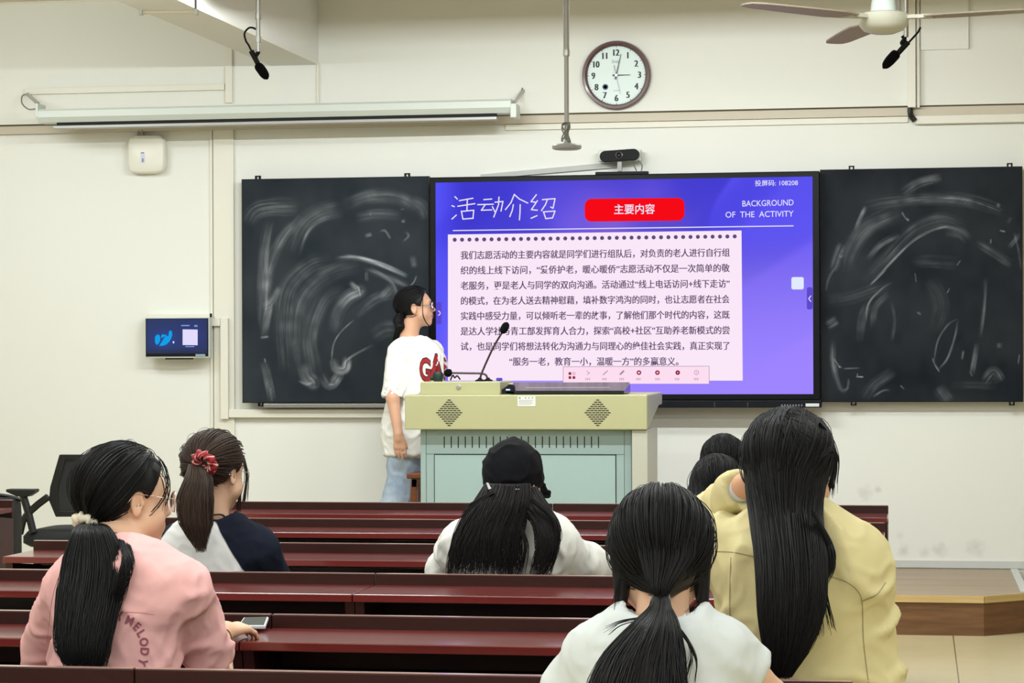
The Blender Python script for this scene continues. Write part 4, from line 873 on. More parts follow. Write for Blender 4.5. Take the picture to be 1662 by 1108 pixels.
# ================================================================== PEOPLE
from mathutils.bvhtree import BVHTree
def unit(v): v = np.asarray(v, float); return v / (np.linalg.norm(v) + 1e-12)
class Field:
    """a solid described by distances on a grid; surface() turns it into one continuous mesh"""
    def __init__(s, lo, hi, h):
        s.lo = np.asarray(lo, float); s.h = h; s.n = np.ceil((np.asarray(hi, float) - s.lo) / h).astype(int) + 1
        s.F = np.full(s.n, 1.0, np.float32)
        s.ax = [s.lo[i] + h * np.arange(s.n[i]) for i in range(3)]
    def _win(s, lo, hi):
        a = np.clip(np.floor((lo - s.lo) / s.h).astype(int), 0, s.n); b = np.clip(np.ceil((hi - s.lo) / s.h).astype(int) + 1, 0, s.n)
        sl = tuple(slice(a[i], b[i]) for i in range(3))
        return sl, s.ax[0][sl[0]][:, None, None], s.ax[1][sl[1]][None, :, None], s.ax[2][sl[2]][None, None, :]
    def _put(s, sl, d, k, sub):
        F = s.F[sl]
        if F.size == 0: return
        if sub: 
            a, b = F, -d; h = np.maximum(k - np.abs(a - b), 0) / max(k, 1e-6); s.F[sl] = np.maximum(a, b) + h * h * k * .25
        else:
            h = np.maximum(k - np.abs(F - d), 0) / max(k, 1e-6); s.F[sl] = np.minimum(F, d) - h * h * k * .25
    def cap(s, a, b, r1, r2, k=.02, fl=1.0, cut=(), sub=False, fdir=(0, 1)):
        """tapered limb from a to b; fl<1 flattens it along the horizontal direction fdir"""
        a, b = np.asarray(a, float), np.asarray(b, float); m = max(r1, r2) + k + 3 * s.h
        sl, X, Y, Z = s._win(np.minimum(a, b) - m, np.maximum(a, b) + m)
        ab = b - a; L = ab @ ab + 1e-12
        t = np.clip(((X - a[0]) * ab[0] + (Y - a[1]) * ab[1] + (Z - a[2]) * ab[2]) / L, 0, 1)
        dx, dy, dz = X - a[0] - t * ab[0], Y - a[1] - t * ab[1], Z - a[2] - t * ab[2]
        if fl != 1:
            e = dx * fdir[0] + dy * fdir[1]; q = e * (1 / fl - 1); dx, dy = dx + q * fdir[0], dy + q * fdir[1]
        d = np.sqrt(dx * dx + dy * dy + dz * dz) - (r1 + (r2 - r1) * t)
        if fl < 1: d = d * (fl + (1 - fl) * .4)
        for (p, n) in cut: n = unit(n); d = np.maximum(d, (X - p[0]) * n[0] + (Y - p[1]) * n[1] + (Z - p[2]) * n[2])
        s._put(sl, d.astype(np.float32), k, sub)
    def ell(s, c, r, R=None, k=.02, sub=False, cut=()):
        c, r = np.asarray(c, float), np.asarray(r, float); R = np.eye(3) if R is None else R; m = r.max() + k + 3 * s.h
        sl, X, Y, Z = s._win(c - m, c + m); X, Y, Z = X - c[0], Y - c[1], Z - c[2]
        q = [(X * R[0, i] + Y * R[1, i] + Z * R[2, i]) for i in range(3)]
        k0 = np.sqrt(sum((q[i] / r[i]) ** 2 for i in range(3))); k1 = np.sqrt(sum((q[i] / r[i] ** 2) ** 2 for i in range(3))) + 1e-9
        d = k0 * (k0 - 1) / k1
        for (p, n) in cut: n = unit(n); d = np.maximum(d, (X + c[0] - p[0]) * n[0] + (Y + c[1] - p[1]) * n[1] + (Z + c[2] - p[2]) * n[2])
        s._put(sl, d.astype(np.float32), k, sub)
    def surface(s):
        F = s.F; S = F < 0; n = s.n
        cnt = np.zeros(n - 1, np.int8)
        for i in (0, 1):
            for j in (0, 1):
                for k in (0, 1): cnt += S[i:n[0] - 1 + i, j:n[1] - 1 + j, k:n[2] - 1 + k]
        act = (cnt > 0) & (cnt < 8); idx = np.argwhere(act); vid = np.full(n - 1, -1, np.int64); vid[act] = np.arange(len(idx))
        P = np.zeros((len(idx), 3)); Wt = np.zeros(len(idx)); C = [(i, j, k) for i in (0, 1) for j in (0, 1) for k in (0, 1)]
        for a in C:
            for ax_ in range(3):
                if a[ax_]: continue
                b = list(a); b[ax_] = 1
                fa = F[idx[:, 0] + a[0], idx[:, 1] + a[1], idx[:, 2] + a[2]]; fb = F[idx[:, 0] + b[0], idx[:, 1] + b[1], idx[:, 2] + b[2]]
                m = (fa < 0) != (fb < 0); t = np.where(m, fa / np.where(m, fa - fb, 1), 0)
                e = np.tile(np.array(a, float), (len(idx), 1)); e[:, ax_] += t; P[m] += e[m]; Wt[m] += 1
        V = s.lo + s.h * (idx + P / Wt[:, None]); faces = []
        for ax_ in range(3):
            u_, v_ = (ax_ + 1) % 3, (ax_ + 2) % 3
            A = np.take(S, range(n[ax_] - 1), ax_); B = np.take(S, range(1, n[ax_]), ax_)
            e = np.argwhere(A != B); e = e[(e[:, u_] > 0) & (e[:, v_] > 0) & (e[:, u_] < n[u_] - 1) & (e[:, v_] < n[v_] - 1)]
            ins = A[e[:, 0], e[:, 1], e[:, 2]]
            def cell(du, dv): q = e.copy(); q[:, u_] += du; q[:, v_] += dv; return vid[q[:, 0], q[:, 1], q[:, 2]]
            Q = np.column_stack([cell(-1, -1), cell(0, -1), cell(0, 0), cell(-1, 0)]); Q[~ins] = Q[~ins][:, ::-1]; faces.append(Q)
        Fc = np.vstack(faces); return V, Fc[(Fc >= 0).all(1)]
def soften(V, F, it=2, lam=.5):
    E = np.vstack([F[:, [0, 1]], F[:, [1, 2]], F[:, [2, 3]], F[:, [3, 0]]])
    for _ in range(it):
        A = np.zeros_like(V); c = np.zeros(len(V))
        for a, b in ((0, 1), (1, 0)):
            np.add.at(A, E[:, a], V[E[:, b]]); np.add.at(c, E[:, a], 1)
        V = V + lam * (A / np.maximum(c, 1)[:, None] - V)
    return V
def normals(V, F):
    n = np.cross(V[F[:, 2]] - V[F[:, 0]], V[F[:, 3]] - V[F[:, 1]]); N = np.zeros_like(V)
    for i in range(4): np.add.at(N, F[:, i], n)
    return N / (np.linalg.norm(N, axis=1)[:, None] + 1e-12)
def wrinkle(V, F, amp, sc, seed=0):
    """thin raised creases running obliquely over cloth"""
    N = normals(V, F); out = np.zeros(len(V)); R1 = np.array(Matrix.Rotation(.65, 3, 'Y')); R2 = np.array(Matrix.Rotation(-.75, 3, 'Y'))
    Q1, Q2, Q3 = (V @ R1.T) * sc + seed, (V @ R2.T) * np.asarray(sc) * 1.25 + seed * 1.7 + 5, V * 4.0 + seed * 3
    for i in range(len(V)):
        a, b, c = mnoise.noise(Vector(Q1[i])), mnoise.noise(Vector(Q2[i])), mnoise.noise(Vector(Q3[i]))
        m = min(max(.5 + 1.6 * c, 0), 1)
        out[i] = max(0, 1 - abs(a) * 3.4) ** 1.6 * m + max(0, 1 - abs(b) * 3.4) ** 1.6 * (1 - m) + .5 * c
    return V + N * (np.clip(out, -.1, 1.3) * amp)[:, None]
def finish(name, fld, m, par, it=2, wr=None, attrs=None, sm=None):
    V, F = fld.surface(); V = soften(V, F, it)
    for w_ in (wr or []): V = wrinkle(V, F, *w_)
    if wr: V = soften(V, F, 1, .4)
    at = {k: f(V) for k, f in attrs.items()} if attrs else None
    return link_mesh(name, V, F, m, par, smooth=True, angle=180, attrs=at), V, F

def strands_geo(paths, rad, seg=3):
    """paths: (n, k, 3); rad: (n, k)"""
    P = np.asarray(paths, float); n, k, _ = P.shape
    T = np.gradient(P, axis=1); T /= np.linalg.norm(T, axis=2)[:, :, None] + 1e-12
    ref = np.where(np.abs(T[:, :1, 1:2]) < .9, np.array([0, 1., 0]), np.array([1., 0, 0])); U = np.cross(T, np.broadcast_to(ref, T.shape)); U /= np.linalg.norm(U, axis=2)[:, :, None] + 1e-9
    Wv = np.cross(T, U); V = np.empty((n, k, seg, 3))
    for j in range(seg):
        a = 2 * math.pi * j / seg + .5; V[:, :, j] = P + rad[:, :, None] * (math.cos(a) * U + math.sin(a) * Wv)
    base = np.arange(n)[:, None, None] * k * seg + np.arange(k - 1)[None, :, None] * seg
    j = np.arange(seg)[None, None, :]; j2 = (j + 1) % seg
    F = np.stack([base + j, base + j2, base + seg + j2, base + seg + j], -1).reshape(-1, 4)
    return V.reshape(-1, 3), F
class Hair:
    def __init__(s, seed): s.V = []; s.F = []; s.n = 0; s.r = np.random.RandomState(seed)
    def _add(s, V, F): s.V.append(V); s.F += [tuple(int(i) + s.n for i in f) for f in F]; s.n += len(V)
    def strands(s, paths, r0, r1, seg=3):
        paths = np.asarray(paths); n, k, _ = paths.shape; t = np.linspace(0, 1, k)
        rad = (r0 * (1 - t ** 3) + r1 * t ** 3)[None, :] * (.6 + .8 * s.r.rand(n, 1)); V, F = strands_geo(paths, rad, seg); s._add(V, F)
    def tail(s, pts, hw, th, n=200, r=.0016, core=.86, wave=.004, k=26, tip=.92):
        """a hanging lock: centre line pts (3-D), half widths hw across the view and th in depth (metres)"""
        m = len(pts); tt = np.linspace(0, 1, m); C = catmull(pts, 8); tc = np.linspace(0, 1, len(C))
        X = np.array([cy_, sy_, 0]); Yv = np.array([-sy_, cy_, 0])
        W_ = lambda t: np.interp(t, tt, hw); D_ = lambda t: np.interp(t, tt, th); P_ = lambda t: np.stack([np.interp(t, tc, C[:, i]) for i in range(3)], -1)
        if core:
            rg = []
            for t in np.linspace(0, tip, 18):
                a = np.linspace(0, 2 * math.pi, 20, endpoint=False); e = core * (1 if t < tip - .12 else max(.05, (tip - t) / .12))
                rg.append(P_(t) + np.outer(np.cos(a) * W_(t) * e, X) + np.outer(np.sin(a) * D_(t) * e, Yv))
            mb_ = MB(); loft(mb_, rg); s._add(np.vstack(mb_.v), mb_.f)
        q = s.r.rand(n) ** .35; a = s.r.rand(n) * 6.283; end = .86 + .18 * s.r.rand(n); t = np.linspace(0, 1, k)[None, :] * end[:, None]; t = np.minimum(t, 1.0)
        ph = s.r.rand(n, 1) * 6.28; fr = 1.5 + 2 * s.r.rand(n, 1); wob = wave * np.sin(ph + t * fr * 6.28 * .5) * t
        ca, sa = np.cos(a)[:, None] * q[:, None], np.sin(a)[:, None] * q[:, None]
        paths = P_(t) + (ca * W_(t) * 1.02 + wob)[:, :, None] * X + (sa * D_(t) * 1.05)[:, :, None] * Yv
        over = (np.linspace(0, 1, k)[None, :] * end[:, None] - 1).clip(0); paths[:, :, 2] -= over * .25
        s.strands(paths, r, r * .25)
    def lock(s, pts, n=12, spread=.006, r=.0011, k=20):
        C = catmull(pts, 8); tc = np.linspace(0, 1, len(C)); t = np.linspace(0, 1, k); P = np.stack([np.interp(t, tc, C[:, i]) for i in range(3)], -1)
        o = s.r.randn(n, 1, 3) * spread; g = s.r.randn(n, 1, 3) * spread * .8
        s.strands(P[None] + o * (.35 + .3 * t[None, :, None]) + g * (t ** 2)[None, :, None], r, r * .3)
    def scalp(s, H, tie, n=500, r=.0013, region=None, lift=.004, k=16, ears=(), to=None):
        """combed strands running over the head towards a tie (local direction)"""
        d = s.r.randn(n * 3, 3); d /= np.linalg.norm(d, axis=1)[:, None]
        d = d[region(d)][:n]; td = unit(tie); n = len(d)
        w_ = np.arccos(np.clip(d @ td, -1, 1)); t = np.linspace(0, 1, k)
        sn = np.sin(w_)[:, None] + 1e-6
        D = (np.sin((1 - t)[None] * w_[:, None]) / sn)[:, :, None] * d[:, None] + (np.sin(t[None] * w_[:, None]) / sn)[:, :, None] * td
        D /= np.linalg.norm(D, axis=2)[:, :, None] + 1e-9
        sc_ = 1 + (lift * .5 + .004 * s.r.rand(n, 1) + .012 * s.r.rand(n, 1) ** 14 * np.sin(t * 3.14)[None]) / .09 * np.ones((1, k))
        loc = H.hc + D * H.hr * sc_[:, :, None]
        for e in ears:
            q = loc * [1, e, 1]; bad = ((np.abs(q[..., 0] + .002) < .021) & (np.abs(q[..., 2] + .008) < .030) & (q[..., 1] > .05)).any(1); loc = loc[~bad]
        P = H.w(loc)
        if to is not None:
            b = np.clip((t - .7) / .3, 0, 1) ** 2; P = P + b[None, :, None] * (np.asarray(to) - P[:, -1:])
        s.strands(P, r, r * .8)
    def fall(s, H, pts, hw, th, n=600, r=.001, crown=(.25, 0, 1), dep_u=-.05, t0=.22, spread=.55, wave=.006, top=True):
        """long loose hair: over the scalp from the parting, off the head at the equator, then down the back"""
        m = len(pts); tt = np.linspace(0, 1, m); C = catmull(pts, 8); tc = np.linspace(0, 1, len(C)); X = np.array([cy_, sy_, 0]); Yv = np.array([-sy_, cy_, 0])
        P_ = lambda t: np.stack([np.interp(t, tc, C[:, i]) for i in range(3)], -1)
        a = s.r.uniform(-1, 1, n); a = np.sign(a) * np.abs(a) ** .8; dv = -np.sqrt(s.r.rand(n)); ang = a * 1.5
        depw = np.sin(ang)[:, None] * X - np.cos(ang)[:, None] * Yv; dep = depw @ H.R; dep[:, 2] = dep_u + .15 * s.r.randn(n); dep /= np.linalg.norm(dep, axis=1)[:, None]
        cr = np.tile(np.array(crown, float), (n, 1)); cr[:, 1] += a * spread * .5 + .05 * s.r.randn(n); cr[:, 0] += .35 * s.r.randn(n) - .15; cr /= np.linalg.norm(cr, axis=1)[:, None]
        w_ = np.arccos(np.clip((cr * dep).sum(1), -1, 1)); sn = np.sin(w_)[:, None] + 1e-6; t = np.linspace(0, 1, 12)
        D = (np.sin((1 - t)[None] * w_[:, None]) / sn)[:, :, None] * cr[:, None] + (np.sin(t[None] * w_[:, None]) / sn)[:, :, None] * dep[:, None]
        D /= np.linalg.norm(D, axis=2)[:, :, None]; up_ = H.w(H.hc + D * H.hr * (1.03 + .03 * s.r.rand(n, 1, 1)))
        end = .84 + .2 * s.r.rand(n); tq = t0 + (1 - t0) * np.linspace(0, 1, 20)[None] * end[:, None]; tq = np.minimum(tq, 1)
        wob = wave * np.sin(s.r.rand(n, 1) * 6.28 + tq * (4 + 4 * s.r.rand(n, 1))) * tq
        e = np.sqrt(np.clip(1 - a ** 2, 0, 1))
        dn = P_(tq) + (a[:, None] * np.interp(tq, tt, hw) + wob)[:, :, None] * X + (dv * e * .9 - .1)[:, None, None] * np.interp(tq, tt, th)[:, :, None] * Yv
        P = np.concatenate([up_ if top else up_[:, -3:], dn], 1)
        for _ in range(4): P[:, 1:-1] = .25 * P[:, :-2] + .5 * P[:, 1:-1] + .25 * P[:, 2:]
        s.strands(P, r, r * .3)
    def build(s, m, par, name='hair'): return link_mesh(name, np.vstack(s.V), s.F, m, par, smooth=True, angle=180)

class Head:
    """local axes: forward, right, up; origin between the ears"""
    def __init__(s, c, yaw, pitch=0, roll=0, size=1.0, hair=.012):
        """yaw: turn to the viewer's right from looking straight away from the camera"""
        away = np.array([-sy_, cy_, 0]); side = np.array([cy_, sy_, 0]); up = np.array([0, 0, 1.])
        f = math.cos(yaw) * away + math.sin(yaw) * side; r = math.cos(yaw) * side - math.sin(yaw) * away
        f, up = math.cos(pitch) * f + math.sin(pitch) * up, math.cos(pitch) * up - math.sin(pitch) * f
        r, up = math.cos(roll) * r - math.sin(roll) * up, math.cos(roll) * up + math.sin(roll) * r
        s.c = np.asarray(c, float); s.R = np.column_stack([f, r, up]); s.k = size
        s.hc = np.array([-.010, 0, .034]); s.hr = np.array([.094, .076, .083]) + hair; s.hair = hair
    def w(s, p): return s.c + s.k * (np.asarray(p, float) @ s.R.T)
    def add_to(s, B, neck_to, rn=.05, ears=(1, -1), sub_eyes=True):
        k = s.k; E = lambda c, r, kk=.015, **q: B.ell(s.w(c), np.array(r) * k, s.R, kk, **q); Cp_ = lambda a, b, r1, r2, kk=.015, **q: B.cap(s.w(a), s.w(b), r1 * k, r2 * k, kk, **q)
        E((-.010, 0, .034), (.092, .073, .081)); E((.034, 0, -.012), (.060, .060, .088), .03); E((.036, 0, -.062), (.046, .047, .042), .03)
        Cp_((.066, -.008, -.094), (.066, .008, -.094), .017, .017, .02)
        Cp_((.05, -.045, -.04), (.03, -.052, -.05), .018, .018, .03); Cp_((.05, .045, -.04), (.03, .052, -.05), .018, .018, .03)
        Cp_((.084, -.03, .026), (.084, .03, .026), .010, .010, .02)
        if sub_eyes:
            for e in (1, -1): E((.099, .032 * e, .006), (.014, .017, .011), .012, sub=True)
        Cp_((.088, 0, .012), (.106, 0, -.020), .0065, .0095, .012); E((.104, 0, -.023), (.011, .011, .009), .006)
        for e in (1, -1): E((.095, .012 * e, -.026), (.010, .007, .007), .006)
        E((.090, 0, -.050), (.011, .021, .0065), .006); E((.088, 0, -.0625), (.0105, .018, .007), .006)
        for e in ears:
            E((-.006, .077 * e, -.004), (.019, .007, .031), .004); E((-.002, .082 * e, -.001), (.011, .005, .02), .003, sub=True); E((-.004, .077 * e, -.03), (.009, .006, .01), .005)
        B.cap(s.w((-.025, 0, -.055)), neck_to, rn * .94, rn * 1.06, .03)
    def hair_cap(s, B, front=((.8, 0, -.6), (.05, 0, .062)), nape=((.45, 0, -.9), (-.075, 0, -.055)), k=.004):
        cuts = []
        for n_, p_ in (front, nape):
            if n_ is not None: cuts.append((s.w(p_), s.R @ unit(n_)))
        B.ell(s.w(s.hc), s.hr * s.k, s.R, k, cut=cuts)
    def region(s, front=((.8, 0, -.6), (.05, 0, .062)), nape=((.45, 0, -.9), (-.075, 0, -.055)), slack=0.0):
        L = [(unit(n_), (np.asarray(p_) - s.hc) @ unit(n_)) for n_, p_ in (front, nape)]
        return lambda d: np.all([(d * s.hr) @ n_ < q + slack for n_, q in L], axis=0)
    def eyes(s, par, m_white, m_iris, look=(1, 0, 0)):
        for e in (1, -1):
            c = np.array([.0805, .032 * e, .006]); o = obj('eye', MB().ball(s.w(c), .0118 * s.k, 14), m_white, par, smooth=True)
            obj('iris', MB().ball(s.w(c + unit(look) * .0072), np.array([.0056] * 3) * s.k, 12), m_iris, o, smooth=True)
            for q, zz, th in ((0, .0, .0012),):
                obj('upper_lid', MB().tube(catmull([s.w((.086, (.032 - .016) * e, .005)), s.w((.0935, (.032 - .004) * e, .0135)), s.w((.091, (.032 + .008) * e, .0125)), s.w((.081, (.032 + .018) * e, .006))]), .0016 * s.k, 6), M_lash, par, smooth=True)
            obj('eyebrow', MB().tube(catmull([s.w((.0965, .012 * e, .027)), s.w((.0955, .028 * e, .0325)), s.w((.084, .048 * e, .026))]), np.array([.0028, .0032, .0034, .0035, .0033, .003, .0028, .0025, .0022, .002, .0018, .0016, .0014, .0012, .001, .0008, .0006])[:17] * s.k, 6), M_lash, par, smooth=True)
    def glasses(s, par, m, round_=True, m_lens=None, rx=.025, rz=.023, w=.0013):
        g = MB(); y0 = .035
        for e in (1, -1):
            c = np.array([.106, y0 * e, .003]); P = [s.w(c + np.array([-.012 * abs(math.cos(t)) * (1 if math.cos(t) * 1 > 0 else 0), rx * math.cos(t) * e, rz * math.sin(t)])) for t in np.linspace(0, 6.2832, 25)]
            g.tube(P, w, 6, caps=False)
            g.tube(catmull([s.w((.095, (y0 + rx) * e, .008)), s.w((.05, .074 * e, .010)), s.w((-.01, .08 * e, .014)), s.w((-.03, .079 * e, -.006))]), .0011, 6)
        g.tube(catmull([s.w((.106, -.011, .006)), s.w((.112, 0, .010)), s.w((.106, .011, .006))]), .0012, 6)
        o = obj('glasses', g, m, par, smooth=True)
        if m_lens:
            L = MB()
            for e in (1, -1): L.add([s.w((.105 - .012 * max(0, math.cos(t)), y0 * e + rx * .96 * math.cos(t) * e, .003 + rz * .96 * math.sin(t))) for t in np.linspace(0, 6.2832, 24, endpoint=False)], [tuple(range(24))])
            obj('lens', L, m_lens, o)
        return o
M_skin = mat('skin', (226, 184, 156), .5, spec=.35); M_skin2 = mat('skin_warm', (218, 168, 138), .5, spec=.35)
for m_ in (M_skin, M_skin2):
    b_ = m_.node_tree.nodes['Principled BSDF']; b_.inputs['Subsurface Weight'].default_value = .12; b_.inputs['Subsurface Radius'].default_value = (.008, .003, .0015)
M_face = attr_mat('skin_and_lips', 'lip', (208, 160, 132), (168, 78, 80), .45, .35, .35, .65)
M_lash = mat('brow_dark', (30, 22, 22), .7); M_eyew = mat('eye_white', (226, 222, 218), .2); M_iris = mat('iris_dark', (30, 20, 16), .1)
M_hair = mat('black_hair', (13, 13, 16), .5, spec=.3); M_hairb = mat('brown_hair', (60, 45, 37), .5, spec=.35); M_hairm = mat('dark_brown_hair', (20, 17, 18), .5, spec=.3)
M_denim = mat('pale_denim', (136, 154, 176), .85, noise=((9, 9, 5), (176, 190, 204), .3, .7), bump=((300, 300, 300), .2, .002))
M_trou = mat('dark_trousers', (36, 38, 44), .85)
def J(px, py, Y): return on_y(px, py, Y)
def person(loc, label): return thing('person', loc, label, 'person')
FINGERS = [(-.030, .058, .0082), (-.010, .068, .0088), (.010, .064, .0086), (.029, .052, .0076)]
def hand(B, wrist, d, side, nrm, size=1.0, curl=.35, spread=.06, thumb=1, rw=.026, tang=.7):
    """palm and five bent fingers; d along the hand, side towards the thumb, nrm out of the palm's back"""
    d, side, nrm = unit(d), unit(side), unit(nrm); w_ = np.asarray(wrist, float); k = size
    kn = w_ + d * .085 * k
    B.cap(w_, w_ + d * .03 * k, rw * .9, .027 * k, .015, fl=1)
    for t in (-.024, -.008, .008, .024): B.cap(w_ + d * .02 * k + side * t * .7 * k, kn + side * t * 1.15 * k, .0135 * k, .0115 * k, .012)
    for i, (off, ln, r) in enumerate(FINGERS):
        b = kn - d * .004 * k - side * off * k; dd = unit(d - side * off * spread * 30 * .35); a1, a2 = curl * .8, curl * 1.9
        d1 = unit(dd * math.cos(a1) - nrm * math.sin(a1)); d2 = unit(dd * math.cos(a2) - nrm * math.sin(a2))
        m_ = b + d1 * ln * .55 * k; e = m_ + d2 * ln * .55 * k
        B.cap(b, m_, r * 1.08 * k, r * k, .004); B.cap(m_, e, r * k, r * .82 * k, .004)
    tb = w_ + d * .028 * k + side * .026 * k * thumb; t1 = tb + unit(d * math.cos(tang) + side * thumb * math.sin(tang) - nrm * .25) * .036 * k
    t2 = t1 + unit(d * math.cos(tang * .6) + side * thumb * math.sin(tang * .6) - nrm * .3) * .03 * k
    B.cap(tb, t1, .0135 * k, .0105 * k, .008); B.cap(t1, t2, .0105 * k, .0085 * k, .004)
def bounds(pts, m): P = np.array(pts); return P.min(0) - m, P.max(0) + m
def legs(par, hip, Yf, m, z=.47, w_=.10, floor=0.0):
    """seated legs under the desk"""
    B = Field((hip[0] - .3, hip[1] - .18, floor - .01), (hip[0] + .3, Yf + .62, z + .22), .014)
    B.cap((hip[0] - .07, hip[1], z + .09), (hip[0] + .07, hip[1], z + .09), .125, .125, .03, fl=.85)
    for e in (-1, 1):
        B.cap((hip[0] + e * .09, hip[1] + .03, z + .055), (hip[0] + e * .11, Yf, z + .05), .085, .06, .03)
        B.cap((hip[0] + e * .11, Yf, z + .05), (hip[0] + e * .12, Yf - .02, floor + .06), .06, .042, .03)
        B.cap((hip[0] + e * .12, Yf - .03, floor + .04), (hip[0] + e * .13, Yf + .14, floor + .032), .038, .034, .02)
    finish('trousers', B, m, par, 1)
def decal(name, polys, V, F, direction, m, par, off=.0022):
    """print lettering onto cloth: each flat vertex is dropped along `direction` onto the surface"""
    bv = BVHTree.FromPolygons([tuple(p) for p in V], [tuple(int(i) for i in f) for f in F]); d = Vector(direction).normalized(); out = MB()
    for P, Fp in polys:
        q = []
        for p in P:
            hit = bv.ray_cast(Vector(p) - d * .6, d)
            q.append(np.array(hit[0]) - np.array(d) * off if hit[0] is not None else None)
        ok = [f for f in Fp if all(q[i] is not None for i in f)]
        if ok: out.add([np.zeros(3) if x is None else x for x in q], ok)
    return obj(name, out, m, par)
def fine_text(s, bold=0, cuts=2):
    V, F = text_geo(s, bold); bm = __import__('bmesh').new(); vs = [bm.verts.new(v) for v in V]
    for f in F:
        try: bm.faces.new([vs[i] for i in f])
        except ValueError: pass
    import bmesh as _b
    _b.ops.subdivide_edges(bm, edges=[e for e in bm.edges if e.calc_length() > .12], cuts=cuts, use_grid_fill=False); _b.ops.triangulate(bm, faces=bm.faces[:])
    bm.verts.index_update(); Vn = np.array([v.co[:] for v in bm.verts]); Fn = [tuple(v.index for v in f.verts) for f in bm.faces]; bm.free(); return Vn, Fn
def scrunchie(par, c, n, R, r, m, seed=0, wob=.35, name='scrunchie', attrs=None):
    n = unit(n); a = np.array([0, 0, 1.]) if abs(n[2]) < .9 else np.array([1., 0, 0]); U = unit(np.cross(n, a)); V_ = np.cross(n, U); rs = np.random.RandomState(seed); rg = []
    K = 40; ph = rs.rand(6) * 6.28; val = []
    for i in range(K):
        t = 2 * math.pi * i / K; ring_ = []
        for j in range(12):
            s_ = 2 * math.pi * j / 12; rr = r * (1 + wob * math.sin(9 * t + ph[0] + 1.5 * math.sin(s_)) + wob * .6 * math.sin(17 * t + ph[1] + s_))
            ring_.append(np.asarray(c) + (R + rr * math.cos(s_)) * (math.cos(t) * U + math.sin(t) * V_) + rr * math.sin(s_) * n); val.append(.5 + .5 * math.sin(13 * t + 3 * s_) * math.cos(5 * s_ + 4 * t))
        rg.append(ring_)
    vs = np.vstack(rg); fs = [(i * 12 + j, i * 12 + (j + 1) % 12, ((i + 1) % K) * 12 + (j + 1) % 12, ((i + 1) % K) * 12 + j) for i in range(K) for j in range(12)]
    return link_mesh(name, vs, fs, m, par, smooth=True, angle=180, attrs={'check': np.array(val)} if attrs else None)
V3 = lambda *a: np.array(a, float)
# ---------------------------------------------------------------- presenter
YQ = 13.5
P0 = person(J(645, 800, YQ) * [1, 1, 0] + [0, 0, PLAT], 'person in a white T-shirt with red letters, standing behind the podium in glasses')
H = Head(J(675, 500, YQ), math.radians(93), math.radians(6), 0, .97)
q = lambda x, y, d=0: J(x, y, YQ + d)
lo, hi = bounds([q(610, 450), q(735, 940)], .12)
B = Field(V3(lo[0], YQ - .28, .78), V3(hi[0], YQ + .28, hi[2]), .0055)
H.add_to(B, q(662, 556, -.01), .052)
chest, belly = q(677, 592), q(663, 690)
B.cap(q(664, 572, -.07), q(676, 572, .1), .06, .06, .05); B.cap(chest, belly, .09, .09, .05, fl=1)
sh, el, wr_ = q(642, 573, -.12), q(637.5, 646, -.19), q(646.5, 704, -.225)
B.cap(sh, el, .034, .036, .03); B.cap(el, wr_, .037, .025, .02)
hand(B, wr_, q(650, 745, -.225) - wr_, V3(1, .1, 0), V3(-.1, -1, .05), .93, .14, .05, 1, .026, .3)
s2, e2, w2 = q(690, 574, .17), q(706, 640, .2), q(735, 655, .05)
B.cap(s2, e2, .043, .036, .03); B.cap(e2, w2, .036, .026, .02)
lipf = lambda V: (lambda L: np.clip(1.6 - np.sqrt(((L[:, 0] - .098) / .016) ** 2 + (L[:, 1] / .022) ** 2 + ((L[:, 2] + .0565) / .0115) ** 2), 0, 1))((V - H.c) @ H.R / H.k)
finish('body', B, M_face, P0, 2, attrs={'lip': lipf})
H.eyes(P0, M_eyew, M_iris, (1, 0, .05)); H.glasses(P0, mat('glasses_dark_red', (44, 14, 18), .5, spec=.2), True, mat('glasses_lens', (255, 240, 250), .02, trans=1), w=.0028)
# T-shirt
B = Field(V3(lo[0] - .02, YQ - .32, .82), V3(hi[0] + .02, YQ + .32, 1.62), .0065)
B.cap(q(654, 567, -.10), q(700, 570, .10), .066, .064, .05); B.cap(q(680, 594, -.02), q(666, 700, -.02), .160, .155, .06, fl=.86, fdir=(.2, .98), cut=[(q(660, 737), V3(.02, 0, -1))])
B.cap(q(665, 690, -.02), q(664, 750, -.02), .150, .150, .06, fl=.86, fdir=(.2, .98), cut=[(q(660, 737), V3(.02, 0, -1))])
hem = q(638, 645, -.16); hn = unit(hem - sh)
B.cap(sh + V3(.01, .02, 0), hem + hn * .05, .062, .066, .03, cut=[(hem, hn)]); B.cap(hem - hn * .03, hem + hn * .05, .053, .058, .004, sub=True)
B.cap(s2, e2, .06, .062, .03, cut=[(q(704, 632, .2), unit(e2 - s2))])
B.ell(q(671, 536, -.02), (.068, .06, .036), None, .01, sub=True)
_, TV, TF = finish('t_shirt', B, mat('white_cotton', (232, 232, 226), .9, spec=.2), P0, 2, [(.009, (9, 9, 6), 3), (.004, (20, 20, 13), 9)])
